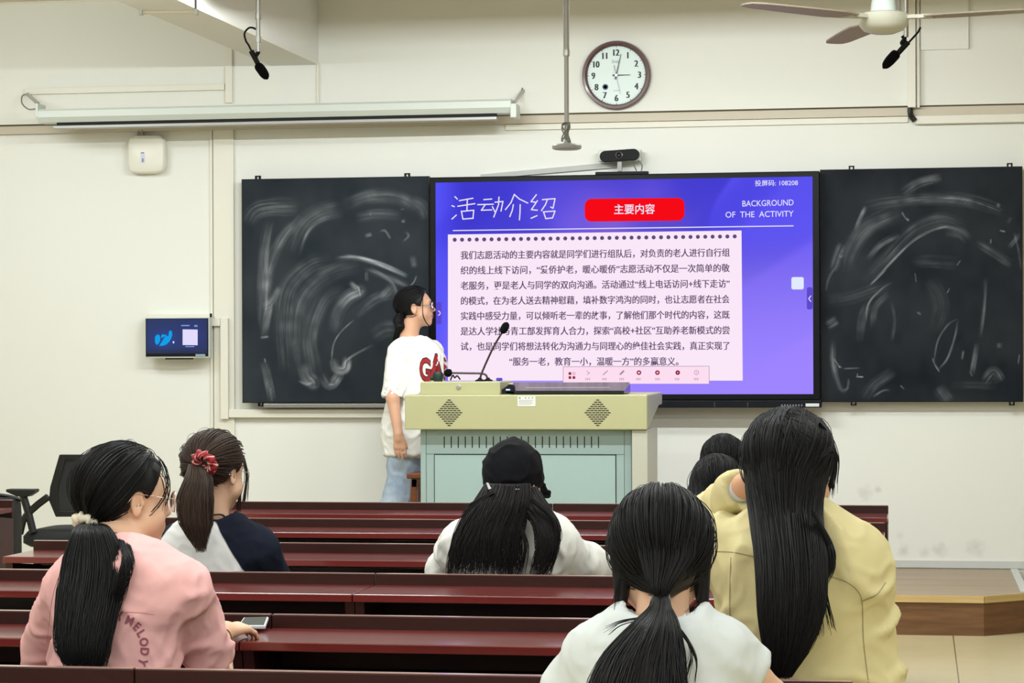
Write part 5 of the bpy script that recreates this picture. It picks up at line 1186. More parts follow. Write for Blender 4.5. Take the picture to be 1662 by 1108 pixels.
# lettering on the chest, arched
M_red = mat('print_red', (150, 22, 34), .8); M_redo = mat('print_outline', (44, 16, 24), .8)
for m_, grow, of in ((M_redo, .03, .002), (M_red, .0, .0035)):
    polys = []
    for ch, cxp, cyp, ht, wd, sk in (('G', 690, 599.5, 37, 16, .18), ('A', 708, 593.5, 38, 20, 0), ('P', 726, 597, 36, 14, -.2)):
        Vt, Ft = fine_text(ch, .02 + grow, 2); Vt = Vt - [(Vt[:, 0].max() + Vt[:, 0].min()) / 2, (Vt[:, 1].max() + Vt[:, 1].min()) / 2, 0]
        kx, ky = wd / (.62 if ch != 'A' else .7), ht / .74
        polys.append(([J(cxp + x * kx, cyp - y * ky + x * kx * sk, YQ) for x, y, _ in Vt], Ft))
    decal('shirt_letters' if grow == 0 else 'letter_outline', polys, TV, TF, unit(q(700, 600) - CAM), m_, P0, of)
# jeans
B = Field(V3(lo[0] - .05, YQ - .26, PLAT + .012), V3(hi[0] + .02, YQ + .3, .98), .009)
B.cap(q(654, 748, -.04), q(672, 748, .06), .094, .094, .04, fl=.9)
B.cap(q(657, 757, -.04), q(643, 822, -.06), .088, .085, .03); B.cap(q(643, 822, -.06), q(628, 925, -.03), .085, .072, .03)
B.cap(q(676, 752, .08), q(690, 822, .10), .105, .085, .03); B.cap(q(690, 822, .10), q(690, 925, .10), .085, .072, .03)
finish('jeans', B, M_denim, P0, 2, [(.009, (9, 9, 8), 5), (.004, (20, 20, 14), 2)])
obj('shoe', MB().ball(q(626, 930, -.05) * [1, 1, 0] + V3(.03, -.02, PLAT + .048), (.12, .05, .045), 16), M_eyew, P0, smooth=True)
obj('shoe', MB().ball(q(690, 930, .10) * [1, 1, 0] + V3(.03, 0, PLAT + .048), (.12, .05, .045), 16), M_eyew, P0, smooth=True)
# hair, parted and tied low at the nape
fr = ((.93, 0, -.36), (.052, 0, .05)); np_ = ((.2, 0, -1), (-.05, 0, -.052))
B = Field(H.c - .2, H.c + .2, .004); H.hair_cap(B, fr, np_); B.ell(H.w((-.006, .086, -.006)), (.024, .03, .034), H.R, .006, sub=True); B.ell(H.w((.02, .08, -.03)), (.03, .03, .04), H.R, .006, sub=True)
hr = Hair(1); V, F = B.surface(); V = soften(V, F, 2); hr._add(V, F)
tie = H.w((-.098, 0, -.045)); hr.scalp(H, (-.85, 0, -.62), 520, .0012, H.region(fr, np_), .008, ears=(1,))
hr.tail([H.w((-.085, 0, -.02)), H.w((-.108, .01, -.06)), H.w((-.105, .03, -.11)), q(645, 552, .07), q(640, 580, .13)], [.035, .034, .03, .028, .015], [.05, .045, .04, .03, .015], 160)
hr.lock([H.w((.055, .06, .07)), H.w((.05, .08, .02)), H.w((.045, .085, -.04)), H.w((.055, .072, -.085)), H.w((.075, .05, -.12))], 10, .002, .0012)
hr.build(M_hair, P0)

# ---------------------------------------------------------------- seated listeners
def seated(label, Yt, hip, H, hip_col=None): pass

# ---- girl in pink
YP_ = 4.98
P1 = person(V3(J(190, 1100, YP_)[0], YP_, .43), 'person in a pink printed T-shirt with a long black ponytail and cream scrunchie')
q = lambda x, y, d=0: J(x, y, YP_ + d)
H = Head(J(204, 813, 5.1), math.radians(57), math.radians(-4), math.radians(-3), .97)
B = Field(V3(q(-110, 800)[0], 4.7, .55), V3(q(440, 800)[0], 5.95, q(200, 700)[2]), .0065)
H.add_to(B, q(208, 925, .03), .05)
B.cap(q(125, 955), q(285, 958), .04, .04, .05); B.cap(q(195, 985), q(175, 1150), .09, .09, .05, fl=.7)
shR, elR, wrR = q(305, 957, .02), J(352, 1108, 5.2), J(356, 1026, 5.40)
B.cap(shR, elR, .043, .037, .03); B.cap(elR, wrR, .04, .0255, .02)
kn = J(378, 1006, 5.52)
hand(B, wrR, V3(.58, .78, .10), V3(-.78, .58, .15), V3(-.05, -.2, .97), .82, .62, .07, 1, .027, 1.1)
shL, elL = q(105, 952), J(80, 1050, 5.18)
B.cap(shL, elL, .043, .037, .03); B.cap(elL, J(80, 970, 5.66), .036, .03, .02); B.cap(J(80, 970, 5.66), J(-14, 1009, 5.80), .030, .026, .02)
finish('body', B, M_skin, P1, 2)
H.glasses(P1, mat('glasses_pale_gold', (206, 176, 160), .3, metal=.5), True, MATS['glasses_lens'], .025, .024)
B = Field(V3(q(0, 800)[0], 4.66, .5), V3(q(410, 800)[0], 5.4, q(200, 860)[2]), .0065)
B.cap(q(128, 948), q(290, 952), .058, .058, .06); B.cap(q(197, 985), q(172, 1190), .142, .145, .06, fl=.72); B.cap(q(190, 935, .03), q(235, 930, .03), .062, .062, .05)
hR, hL = J(341, 1071, 5.115), J(54, 1100, 5.2)
nR = unit(hR - shR); nL = unit(hL - shL)
B.cap(shR, hR + nR * .05, .05, .060, .03, cut=[(hR, nR)]); B.cap(hR - nR * .02, hR + nR * .06, .045, .050, .004, sub=True)
B.cap(shL, hL + nL * .05, .046, .054, .03, cut=[(hL, nL)])
B.ell(J(210, 893, 5.05), (.066, .064, .034), None, .01, sub=True)
_, TV, TF = finish('t_shirt', B, mat('pink_cotton', (242, 188, 188), .9, spec=.2, bump=((350, 350, 350), .12, .001)), P1, 2, [(.009, (9, 9, 6), 1), (.004, (20, 20, 13), 7)])
polys = []
cxm, cym, Rm = 196, 1053, 50
for ch, ang in (('M', 118), ('Y', 92), ('M', 68), ('E', 47), ('L', 31), ('O', 14), ('D', -4), ('Y', -24)):
    Vt, Ft = fine_text(ch, .03, 2); Vt = Vt - [(Vt[:, 0].max() + Vt[:, 0].min()) / 2, .36, 0]; t = math.radians(ang); rr = Rm if ang < 80 else Rm + 3
    ux, uy = math.cos(t), -math.sin(t); tx, ty = math.sin(t), math.cos(t)
    polys.append(([J(cxm + rr * ux * .78 + x * 17 * tx + y * 19 * ux, cym + rr * uy + x * 17 * ty + y * 19 * uy, YP_) for x, y, _ in Vt], Ft))
decal('printed_lettering', polys, TV, TF, unit(q(220, 1030) - CAM), mat('print_mauve', (164, 92, 112), .85), P1, .0022)
mb = MB(); sl = [J(x, y, YP_) for x, y in catmull([(172, 991), (200, 993), (236, 994), (262, 1002)], 8)]
bv = [(np.array(p), 0) for p in sl]
decal('yoke_seam', [([J(x, y + d, YP_) for x, y in catmull([(172, 991), (200, 992.5), (230, 993.5), (250, 997)], 8) for d in (0, 1.0)], [(2 * i, 2 * i + 1, 2 * i + 3, 2 * i + 2) for i in range(24)])], TV, TF, unit(q(220, 1000) - CAM), mat('pink_seam', (212, 140, 146), .9), P1, .0015)
fr = ((.86, 0, -.5), (.052, 0, .055)); np_ = ((.5, 0, -.87), (-.07, 0, -.052))
B = Field(H.c - .2, H.c + .2, .0045); H.hair_cap(B, fr, np_); B.ell(H.w((.0, .09, -.012)), (.026, .035, .034), H.R, .006, sub=True)
hr = Hair(2); V, F = B.surface(); V = soften(V, F, 2); hr._add(V, F)
tieL = unit(((J(158, 836, 5.06) - H.c) @ H.R / H.k - H.hc) / H.hr); tp = H.w(H.hc + tieL * (H.hr + .012)); hr.scalp(H, tieL, 1300, .0009, H.region(fr, np_), .008, ears=(1,), to=tp)
T = lambda x, y, Y_: J(x, y, Y_)
hr.tail([tp, T(150, 858, 4.95), T(153, 905, 4.92), T(147, 960, 4.87), T(138, 1015, 4.83), T(135, 1055, 4.81), T(140, 1092, 4.80)], np.array([13, 30, 50, 52, 47, 42, 26]) / 755, [.016, .034, .042, .04, .036, .032, .02], 1300, .0009, wave=.006)
hr.tail([T(188, 862, 5.03), T(203, 886, 4.92), T(208, 908, 4.875), T(200, 940, 4.86), T(186, 985, 4.86)], np.array([6, 7, 7, 6, 4]) / 755, [.014, .014, .012, .01, .008], 150, .0008, core=0, wave=.012)
hr.lock([T(152, 850, 4.97), T(120, 900, 4.9), T(100, 960, 4.86), T(98, 1040, 4.82)], 26, .008, .001)
for pts in ([(196, 742), (203, 722), (215, 716), (224, 728)], [(190, 742), (196, 728), (192, 718)], [(215, 740), (232, 728), (246, 732), (252, 744)], [(235, 745), (252, 748), (264, 762), (272, 790)], [(246, 760), (262, 772), (268, 800), (264, 830)]):
    hr.lock([T(x, y, 5.08) for x, y in pts], 5, .004, .0007)
hr.build(M_hair, P1)
scrunchie(P1, tp + V3(-.006, -.014, .0), V3(-.2, -.6, -.75), .021, .0105, mat('cream_scrunchie', (226, 216, 196), .85), 3)
obj('bracelet', MB().tube([wrR + unit(elR - wrR) * .02 + .0285 * (math.cos(t) * V3(1, 0, .1) + math.sin(t) * unit(np.cross(unit(elR - wrR), V3(1, 0, .1)))) for t in np.linspace(0, 6.2832, 30)], .0016, 6, caps=False), mat('bracelet_gold', (190, 150, 110), .3, metal=.8), P1, smooth=True)
legs(P1, (J(185, 1100, YP_)[0], YP_ - .02), 5.38, M_trou)

# ---- girl in the khaki jacket
YK = 5.0
P2 = person(V3(J(1285, 1100, YK)[0], YK, .43), 'person in a khaki jacket with very long black hair, one hand behind the neck')
q = lambda x, y, d=0: J(x, y, YK + d)
H = Head(J(1283, 765, YK), math.radians(26), 0, 0, .98, .016)
B = Field(V3(q(1085, 800)[0], 4.75, .5), V3(q(1480, 800)[0], 5.4, q(1280, 640)[2]), .0065)
H.add_to(B, q(1278, 880, .0), .05); B.cap(q(1205, 905), q(1370, 910), .045, .045, .05); B.cap(q(1285, 930), q(1285, 1150), .09, .09, .05)
wk = J(1208, 789, 5.03); B.cap(J(1150, 840, 5.2), wk, .036, .026, .02); hand(B, wk, J(1240, 764, 4.97) - wk, V3(.3, -.8, .5), V3(-.5, .2, .8), .85, .25)
finish('body', B, M_skin2, P2, 2)
B = Field(V3(q(1080, 800)[0], 4.66, .45), V3(q(1500, 800)[0], 5.45, q(1280, 740)[2]), .0065)
B.cap(q(1205, 905), q(1372, 912), .066, .07, .07); B.cap(q(1288, 950), q(1296, 1190), .160, .168, .07, fl=.7); B.cap(q(1262, 868), q(1300, 868), .07, .07, .06)
shR = q(1385, 925); elR = q(1418, 1130, .03); B.cap(shR, elR, .062, .066, .05)
shL = q(1180, 895); elL = J(1146, 846, 5.22); cf = J(1202, 795, 5.04)
B.cap(shL, elL, .060, .048, .02); n_ = unit(cf - elL); B.cap(elL, cf + n_ * .04, .046, .037, .01, cut=[(cf, n_)]); B.cap(cf - n_ * .03, cf + n_ * .05, .028, .030, .004, sub=True)
B.ell(q(1282, 838), (.07, .06, .04), None, .01, sub=True)
_, TV, TF = finish('jacket', B, mat('khaki_cotton', (213, 202, 154), .85, spec=.25, bump=((260, 260, 260), .15, .001)), P2, 2, [(.022, (7, 7, 5), 4), (.006, (15, 15, 10), 8)])
def seam(pts, wpx=1.3):
    P = catmull(pts, 8); out = []
    for i, (x, y) in enumerate(P):
        d = P[min(i + 1, len(P) - 1)] - P[max(i - 1, 0)]; n_ = V3(-d[1], d[0]) / (np.hypot(*d) + 1e-9) * wpx / 2; out += [J(x + n_[0], y + n_[1], YK), J(x - n_[0], y - n_[1], YK)]
    return out, [(2 * i, 2 * i + 1, 2 * i + 3, 2 * i + 2) for i in range(len(P) - 1)]
decal('jacket_seams', [seam(p) for p in ([(1150, 895), (1190, 897), (1232, 906)], [(1345, 935), (1372, 945), (1392, 962), (1398, 985), (1400, 1040), (1408, 1108)], [(1398, 975), (1420, 965), (1436, 945)], [(1188, 905), (1186, 960), (1187, 1010)])], TV, TF, unit(q(1285, 960) - CAM), mat('khaki_seam', (150, 138, 96), .9), P2, .0018)
obj('shirt_cuff', MB().tube([cf - n_ * .01, cf + n_ * .012], [.0275, .0265], 20), mat('cuff_pale_blue', (206, 212, 222), .8), P2, smooth=True)
obj('jacket_collar', MB().tube(catmull([q(1318, 812 + 18, -.02), q(1334, 842, -.03), q(1342, 868, -.06), q(1330, 886, -.09), q(1305, 892, -.105)], 6), [.012] * 6 + [.018] * 19, 10), mat('collar_grey_beige', (176, 172, 150), .85), P2, smooth=True)
fr = ((.9, 0, -.44), (.05, 0, .045)); np_ = ((.0, 0, -1), (-.05, 0, -.11))
B = Field(H.c - .22, H.c + .22, .0045); H.hair_cap(B, fr, np_); B.ell(H.w((.035, .095, -.045)), (.06, .04, .07), H.R, .01, sub=True)
KT = [T(1281, 712, 5.0), T(1268, 775, 4.97), T(1277, 850, 4.87), T(1284, 920, 4.80), T(1284, 985, 4.77), T(1278, 1045, 4.76), T(1268, 1098, 4.76)]; KW = np.array([48, 58, 57, 55, 52, 38, 12]) / 787; KD = [.06, .075, .05, .04, .036, .03, .015]
hr = Hair(4); V, F = B.surface(); V = soften(V, F, 2); hr._add(V, F)
hr.scalp(H, (-.62, 0, -.78), 500, .0009, H.region(fr, np_), .004, ears=(1,))
hr.fall(H, KT, KW, KD, 2200, .0009)
hr.tail(KT, KW, KD, 500, .0009, core=.8, wave=.006)
for pts in ([(1335, 740), (1350, 730), (1356, 755), (1348, 790)], [(1318, 830), (1345, 880), (1352, 915), (1335, 950)], [(1325, 850), (1338, 900), (1336, 960), (1320, 1010)], [(1330, 905), (1338, 960), (1352, 1020)], [(1300, 900), (1326, 960), (1332, 1030)]):
    hr.lock([T(x, y, 4.84) for x, y in pts], 16, .006, .001)
hr.tail([T(1322, 838, 4.93), T(1342, 880, 4.85), T(1347, 915, 4.83), T(1334, 945, 4.82)], np.array([6, 9, 8, 4]) / 787, [.01, .012, .01, .006], 60, .0011, core=.5)
hr.lock([T(1330, 690, 4.95), T(1348, 715, 5.0), T(1355, 745, 5.03), T(1350, 780, 5.03), T(1346, 800, 5.03)], 40, .006, .001)
hr.build(M_hair, P2)
legs(P2, (J(1285, 1100, YK)[0], YK), 5.4, M_trou)

# ---- girl in the plain white T-shirt, nearest the camera
YG = 4.22
P3 = person(V3(J(1070, 1100, YG)[0], YG - .2, .43), 'person in a plain white T-shirt with a low black ponytail, nearest the camera')
q = lambda x, y, d=0: J(x, y, YG + d)
H = Head(J(1073, 905, YG + .06), math.radians(-2), math.radians(-16), 0, .98, .011)
B = Field(V3(q(870, 800)[0], 3.8, .55), V3(q(1290, 800)[0], 4.7, q(1000, 780)[2]), .007)
H.add_to(B, q(1075, 1050, -.0), .047); B.cap(q(985, 1066, -.0), q(1160, 1066, -.0), .034, .034, .04); B.cap(q(1070, 1100, -.02), q(1070, 1300, -.1), .085, .085, .05, fl=.7)
shR = q(1178, 1055, .0); elR = J(1250, 1138, 4.3); B.cap(shR, elR, .042, .036, .03); B.cap(elR, J(1215, 1108, 4.52), .036, .027, .02)
shL = q(960, 1062, .0); elL = J(905, 1145, 4.3); B.cap(shL, elL, .042, .036, .03); B.cap(elL, J(960, 1108, 4.52), .036, .027, .02)
finish('body', B, M_skin, P3, 2)
B = Field(V3(q(860, 800)[0], 3.76, .5), V3(q(1300, 800)[0], 4.6, q(1000, 930)[2]), .007)
B.cap(q(985, 1056, 0), q(1160, 1056, 0), .05, .05, .05); B.cap(q(1070, 1100, -.02), q(1070, 1330, -.1), .140, .14, .05, fl=.66); B.cap(q(1040, 1026, .0), q(1104, 1026, .0), .045, .045, .05)
hR = J(1216, 1098, 4.25); nR = unit(hR - shR + V3(.01, 0, .01)); B.cap(shR, hR + nR * .05, .048, .052, .03, cut=[(hR, nR)]); B.cap(hR - nR * .02, hR + nR * .06, .040, .044, .004, sub=True)
hL = J(922, 1125, 4.25); B.cap(shL, hL, .048, .052, .03)
B.ell(q(1075, 990, .0), (.070, .072, .034), None, .01, sub=True)
finish('t_shirt', B, mat('white_jersey', (206, 212, 214), .9, spec=.2, bump=((400, 400, 400), .12, .001)), P3, 2, [(.006, (9, 9, 7), 12), (.003, (20, 20, 13), 6)])
fr = ((.83, 0, -.56), (.06, 0, .055)); np_ = ((.3, 0, -.95), (-.06, 0, -.085)); tp = J(1072, 966, 4.14)
B = Field(H.c - .2, H.c + .2, .0045); H.hair_cap(B, fr, np_); B.cap(H.w((-.055, 0, -.04)), tp + V3(0, .016, 0), .05, .012, .03)
for e in (1, -1): B.cap(H.w((.0, .072 * e, .0)), H.w((.01, .074 * e, -.08)), .02, .012, .02)
hr = Hair(6); V, F = B.surface(); V = soften(V, F, 2); hr._add(V, F)
tieL = unit(((J(1072, 968, YG - .02) - H.c) @ H.R / H.k - H.hc) / H.hr); hr.scalp(H, tieL, 1900, .0009, H.region(fr, np_), .008, to=tp)
hr.tail([H.w((-.104, 0, .02)), H.w((-.108, 0, -.02)), tp + V3(0, .006, .02), tp], [.055, .05, .024, .013], [.012, .014, .014, .012], 500, .0008, core=0, wave=.001)
hr.tail([T(1072, 962, 4.15), T(1071, 985, 4.12), T(1062, 1015, 4.07), T(1045, 1060, 4.03), T(1035, 1110, 3.99), T(1030, 1180, 3.95), T(1030, 1250, 3.94)], np.array([12, 17, 38, 62, 76, 72, 30]) / 925, [.014, .02, .03, .036, .036, .03, .02], 1700, .0008, wave=.006)
for pts in ([(1005, 930), (1000, 960), (997, 985)], [(1008, 940), (1006, 960), (1003, 975)], [(1075, 990), (1110, 1030), (1130, 1070), (1128, 1108)], [(1060, 1000), (1010, 1010), (985, 1025)], [(1080, 1000), (1120, 1050), (1112, 1100)], [(1140, 930), (1135, 970), (1118, 995)]):
    hr.lock([T(x, y, 4.1) for x, y in pts], 9, .004, .0007)
hr.build(M_hair, P3)
tb = MB()
for k in range(3):
    c = J(1072, 970 + k * 3.2, 4.138 - k * .004); tb.tube([c + .0155 * math.cos(t) * V3(1, .1, 0) + .0185 * math.sin(t) * V3(0, .75, .55) for t in np.linspace(0, 6.2832, 28)], .0012, 6, caps=False)
obj('hair_tie', tb, mat('hair_tie_grey', (150, 154, 156), .4), P3, smooth=True)

# ---- girl in the raglan shirt
YR = 7.2
P4 = person(V3(J(350, 930, YR)[0], YR, .43), 'person with a brown ponytail, red scrunchie and navy-sleeved white raglan shirt')
q = lambda x, y, d=0: J(x, y, YR + d)
H = Head(J(349, 768, YR), math.radians(32), math.radians(-6), 0, 1.0)
B = Field(V3(q(190, 800)[0], 6.95, .55), V3(q(520, 800)[0], 7.6, q(350, 690)[2]), .0075)
H.add_to(B, q(350, 865), .048); B.cap(q(295, 890), q(408, 894), .04, .04, .05); B.cap(q(345, 915), q(345, 1010), .085, .085, .05)
B.cap(q(415, 895), J(455, 975, 7.34), .036, .033, .03); B.cap(J(455, 975, 7.34), J(430, 985, 7.6), .036, .027, .02)
finish('body', B, M_skin, P4, 2)
B = Field(V3(q(180, 800)[0], 6.88, .5), V3(q(540, 800)[0], 7.65, q(350, 815)[2]), .0075)
B.cap(q(290, 888), q(412, 892), .06, .06, .06); B.cap(q(347, 915), q(340, 1060), .155, .16, .06, fl=.7); B.cap(q(325, 866), q(370, 864), .055, .055, .05)
B.cap(q(420, 893), J(452, 965, 7.32), .058, .06, .04); B.cap(q(275, 893), J(236, 965, 7.32), .058, .06, .04)
B.ell(q(346, 838), (.068, .06, .035), None, .01, sub=True)
def ragl(V):
    a, b, c, d = J(364, 850, YR), J(415, 936, YR), J(285, 850, YR), J(254, 900, YR)
    right = (V[:, 0] - a[0]) - (V[:, 2] - a[2]) * (b[0] - a[0]) / (b[2] - a[2]); left = (c[0] - V[:, 0]) + (V[:, 2] - c[2]) * (d[0] - c[0]) / (d[2] - c[2])
    col = .024 - np.abs(np.linalg.norm((V - J(346, 838, YR)) / V3(.068, .06, .045), axis=1) - 1) * .05
    return np.clip(.5 + np.maximum(np.maximum(right, left), col - .012) * 12, 0, 1)
finish('raglan_shirt', B, attr_mat('raglan_cotton', 'panel', (224, 224, 224), (20, 25, 40), .9, .2, .47, .53), P4, 2, [(.008, (9, 9, 6), 14), (.004, (20, 20, 13), 2)], attrs={'panel': ragl})
fr = ((.84, 0, -.54), (.05, 0, .055)); np_ = ((.5, 0, -.87), (-.065, 0, -.05))
B = Field(H.c - .2, H.c + .2, .0055); H.hair_cap(B, fr, np_); B.ell(H.w((-.002, .09, -.012)), (.022, .03, .03), H.R, .006, sub=True)
hr = Hair(7); V, F = B.surface(); V = soften(V, F, 2); hr._add(V, F)
tieL = unit(((J(326, 752, YR - .09) - H.c) @ H.R / H.k - H.hc) / H.hr); tp = H.w(H.hc + tieL * (H.hr + .012)); hr.scalp(H, tieL, 900, .0012, H.region(fr, np_), .008, ears=(1,), to=tp)
hr.tail([tp, T(322, 775, 7.04), T(317, 810, 7.02), T(318, 850, 7.01), T(326, 892, 7.0)], np.array([12, 22, 29, 26, 6]) / 525, [.022, .035, .04, .034, .012], 650, .0011, wave=.006)
for pts in ([(385, 735), (396, 745), (401, 775), (398, 805), (395, 815)], [(388, 770), (389, 800), (387, 830)]):
    hr.lock([T(x, y, 7.26) for x, y in pts], 26, .006, .0013)
hr.build(M_hairb, P4)
scrunchie(P4, T(332, 751, 7.055), V3(-.3, -.8, -.5), .030, .0125, attr_mat('red_check_scrunchie', 'check', (150, 26, 34), (226, 190, 186), .7, .4, .6, .8), 5, attrs=True)
H.glasses(P4, mat('glasses_silver', (190, 190, 194), .3, metal=.8), True)
obj('necklace', MB().tube(catmull([q(338, 838, -.06), q(350, 835, -.066), q(362, 836, -.05), q(368, 846, -.02), q(362, 854, .02)], 8), .003, 6), M_lash, P4, smooth=True)
legs(P4, (J(348, 930, YR)[0], YR - .02), 7.6, M_trou)

# ---- girl in the black cap
YA = 7.2
P5 = person(V3(J(835, 930, YA)[0], YA, .43), 'person in a black cap and white top with long loose black hair')
q = lambda x, y, d=0: J(x, y, YA + d)
H = Head(J(834, 783, YA), math.radians(30), math.radians(-8), 0, 1.0, .010)
B = Field(V3(q(660, 800)[0], 6.95, .55), V3(q(1030, 800)[0], 7.65, q(835, 700)[2]), .0075)
H.add_to(B, q(828, 880), .05); B.cap(q(765, 888), q(885, 888), .04, .04, .05); B.cap(q(825, 915), q(825, 1010), .085, .085, .05)
finish('body', B, M_skin, P5, 2)
B = Field(V3(q(650, 800)[0], 6.88, .5), V3(q(1040, 800)[0], 7.7, q(835, 800)[2]), .0075)
B.cap(q(755, 882), q(890, 880), .062, .062, .06); B.cap(q(828, 910), q(828, 1060), .16, .165, .06, fl=.7); B.cap(q(800, 862), q(860, 862), .06, .06, .05)
B.cap(q(892, 884), J(958, 918, 7.32), .062, .058, .05); B.cap(J(958, 918, 7.32), J(900, 950, 7.55), .058, .05, .03)
B.cap(q(748, 886), J(725, 930, 7.28), .062, .056, .05); B.cap(J(725, 930, 7.28), J(760, 960, 7.55), .056, .05, .03)
_, TV, TF = finish('white_top', B, mat('white_fleece', (230, 230, 226), .9, spec=.2), P5, 2, [(.012, (9, 9, 6), 21), (.005, (18, 18, 12), 4)])
B = Field(H.c - .24, H.c + .24, .005); rim = ((.0, 0, -1), (0, 0, .012))
B.ell(H.w((-.008, 0, .032)), np.array((.108, .087, .100)), H.R, .004, cut=[(H.w((0, 0, -.014)), H.R @ unit((.05, 0, -1)))])
B.cap(H.w((.07, -.035, .006)), H.w((.135, -.03, -.022)), .03, .026, .01, cut=[(H.w((.07, 0, .012)), H.R @ unit((.42, 0, 1))), (H.w((.07, 0, .0)), H.R @ unit((-.42, 0, -1)))]); B.cap(H.w((.07, .035, .006)), H.w((.135, .03, -.022)), .03, .026, .01, cut=[(H.w((.07, 0, .012)), H.R @ unit((.42, 0, 1))), (H.w((.07, 0, .0)), H.R @ unit((-.42, 0, -1)))])
B.ell(H.w((-.008, 0, .132)), (.009, .009, .004), H.R, .003)
V, F = B.surface(); V = soften(V, F, 2); V = soften(wrinkle(V, F, .007, (15, 15, 12), 3), F, 1, .4)
link_mesh('cap', V, F, mat('cap_black_cotton', (11, 12, 18), .85, spec=.2, bump=((14, 14, 14), .5, .01)), P5, smooth=True, angle=180)
obj('cap_strap', MB().tube([T(833, 793, 7.035), T(838, 794, 7.03), T(843, 794, 7.035)], .0026, 6), mat('strap_white', (226, 226, 226), .4), P5, smooth=True)
hc_ = [T(x, y, 7.0) for x, y in ((789, 783), (792, 783.5), (797, 792.5), (793, 794))]
obj('hair_clip', MB().prism(hc_, (0, .006, 0)), MATS['strap_white'], P5)
hr = Hair(9)
B = Field(H.c - .22, H.c + .22, .006); H.hair_cap(B, ((.9, 0, -.3), (.04, 0, .03)), ((0, 0, -1), (0, 0, -.075)))
V, F = B.surface(); hr._add(soften(V, F, 2), F)
hr.tail([T(824, 785, 7.08), T(816, 812, 7.03), T(800, 850, 7.0), T(790, 890, 6.985), T(786, 934, 6.98)], np.array([36, 44, 50, 54, 56]) / 533, [.05, .045, .035, .03, .03], 1500, .001, wave=.012, tip=.8)
hr.tail([T(850, 790, 7.1), T(866, 822, 7.06), T(885, 850, 7.03), T(888, 885, 7.01), T(876, 934, 7.0)], np.array([22, 26, 21, 17, 13]) / 533, [.03, .035, .03, .025, .02], 650, .001, wave=.010, tip=.8)
for pts in ([(800, 800), (765, 822), (742, 860), (732, 900), (729, 934)], [(820, 820), (838, 850), (852, 885), (842, 934)], [(862, 810), (895, 838), (903, 868), (890, 890)], [(795, 800), (772, 815), (756, 828)]):
    hr.lock([T(x, y, 7.0) for x, y in pts], 30, .008, .0012)
hr.build(M_hairm, P5)
legs(P5, (J(828, 930, YA)[0], YA - .02), 7.6, M_trou)

# ---- two heads further forward on the right
YB_ = 8.35
P6 = person(V3(J(1163, 880, YB_)[0], YB_, .43), 'person with straight black hair behind the raised khaki sleeve, lower of two heads')
q = lambda x, y, d=0: J(x, y, YB_ + d)
H = Head(J(1163, 799, YB_), 0, math.radians(-10), 0, 1.0, .012)
B = Field(V3(q(1070, 800)[0], YB_ - .25, .6), V3(q(1265, 800)[0], YB_ + .25, q(1163, 730)[2]), .008)
H.add_to(B, q(1163, 880), .048); B.cap(q(1120, 880), q(1206, 880), .05, .05, .05); B.cap(q(1163, 900), q(1163, 960), .09, .09, .05); finish('body', B, M_skin, P6, 2)
B = Field(V3(q(1050, 800)[0], YB_ - .28, .5), V3(q(1280, 800)[0], YB_ + .45, q(1163, 780)[2]), .008)
B.cap(q(1116, 862), q(1212, 866), .062, .062, .06); B.cap(q(1163, 885), q(1163, 980), .15, .155, .06, fl=.7); B.cap(q(1118, 835, .12), q(1110, 830, .2), .05, .04, .05); B.cap(q(1100, 880), q(1085, 950, .1), .055, .05, .04); B.cap(q(1226, 880), q(1240, 950, .1), .055, .05, .04)
finish('white_top', B, MATS['white_fleece'], P6, 2, [(.006, (6, 6, 5), 2)])
fr = ((.9, 0, -.3), (.05, 0, .04)); np_ = ((0, 0, -1), (0, 0, -.1)); B = Field(H.c - .2, H.c + .2, .006); H.hair_cap(B, fr, np_)
hr = Hair(11); V, F = B.surface(); hr._add(soften(V, F, 2), F)
BT = [T(1163, 772, 8.35), T(1163, 797, 8.33), T(1162, 825, 8.28), T(1161, 870, 8.2), T(1160, 900, 8.2)]; BW = np.array([36, 49, 55, 57, 50]) / 466; BD = [.07, .10, .10, .07, .04]
hr.tail(BT, BW, BD, 200, .0012)
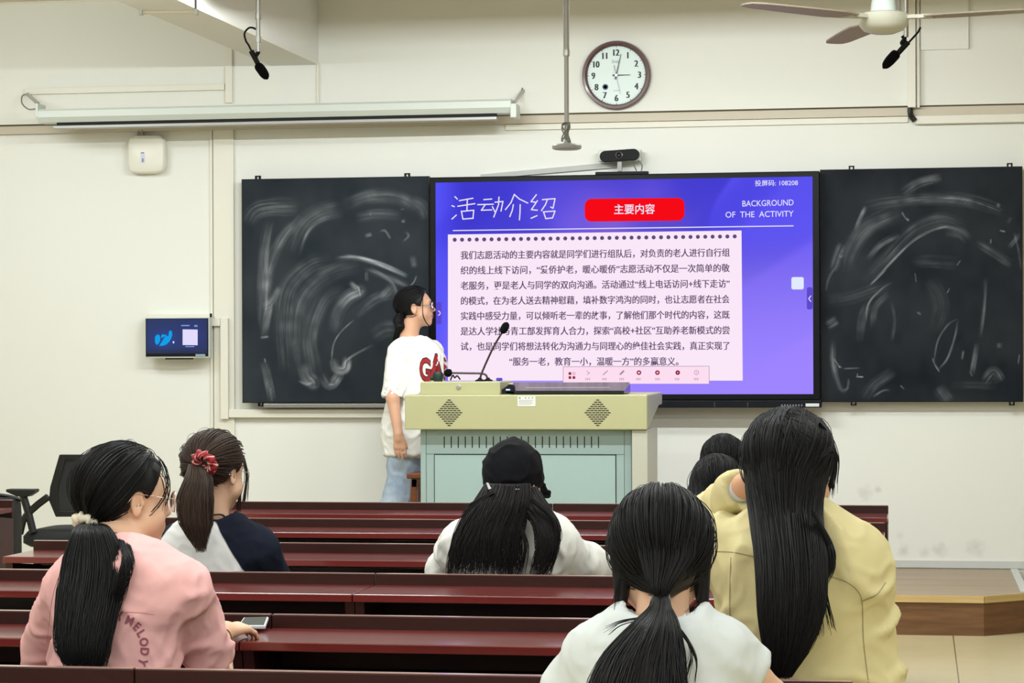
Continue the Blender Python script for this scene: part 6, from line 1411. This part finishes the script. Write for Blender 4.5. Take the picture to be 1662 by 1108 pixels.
hr.scalp(H, (-.5, 0, -.86), 300, .0012, H.region(fr, np_), .004); hr.fall(H, BT, BW, BD, 1100, .0013, t0=.2)
hr.build(M_hair, P6); legs(P6, (J(1163, 900, YB_)[0], YB_), 8.75, M_trou)
YC_ = 9.55
P7 = person(V3(J(1175, 850, YC_)[0], YC_, .43), 'person with short black hair in the second row, upper of two heads')
q = lambda x, y, d=0: J(x, y, YC_ + d)
H = Head(J(1174, 757, YC_), 0, math.radians(-6), 0, 1.0, .010)
B = Field(V3(q(1090, 800)[0], YC_ - .25, .6), V3(q(1260, 800)[0], YC_ + .25, q(1170, 690)[2]), .009)
H.add_to(B, q(1174, 832), .05); B.cap(q(1135, 840), q(1212, 840), .05, .05, .05); B.cap(q(1174, 860), q(1174, 930), .09, .09, .05); finish('body', B, M_skin, P7, 2)
B = Field(V3(q(1080, 800)[0], YC_ - .28, .5), V3(q(1270, 800)[0], YC_ + .4, q(1170, 780)[2]), .009)
B.cap(q(1130, 845), q(1218, 845), .062, .062, .06); B.cap(q(1174, 870), q(1174, 950), .15, .155, .06, fl=.7); B.cap(q(1116, 855), q(1105, 910, .1), .055, .05, .04); B.cap(q(1232, 855), q(1243, 910, .1), .055, .05, .04)
finish('dark_top', B, mat('dark_navy_cotton', (28, 30, 40), .9), P7, 2)
fr = ((.85, 0, -.5), (.05, 0, .05)); np_ = ((.3, 0, -.95), (-.06, 0, -.075)); B = Field(H.c - .2, H.c + .2, .006); H.hair_cap(B, fr, np_)
hr = Hair(12); V, F = B.surface(); hr._add(soften(V, F, 2), F)
hr.scalp(H, (-.5, 0, -.86), 300, .0014, H.region(fr, np_), .004); AT = [T(1174, 745, 9.55), T(1174, 770, 9.53), T(1174, 800, 9.48), T(1174, 822, 9.46)]; AW = np.array([34, 38, 36, 26]) / 410; AD = [.05, .085, .07, .03]; hr.fall(H, AT, AW, AD, 800, .0014, t0=.3)
hr.tail(AT, AW, AD, 100, .0014)
hr.build(M_hair, P7); legs(P7, (J(1174, 900, YC_)[0], YC_), 9.95, M_trou)
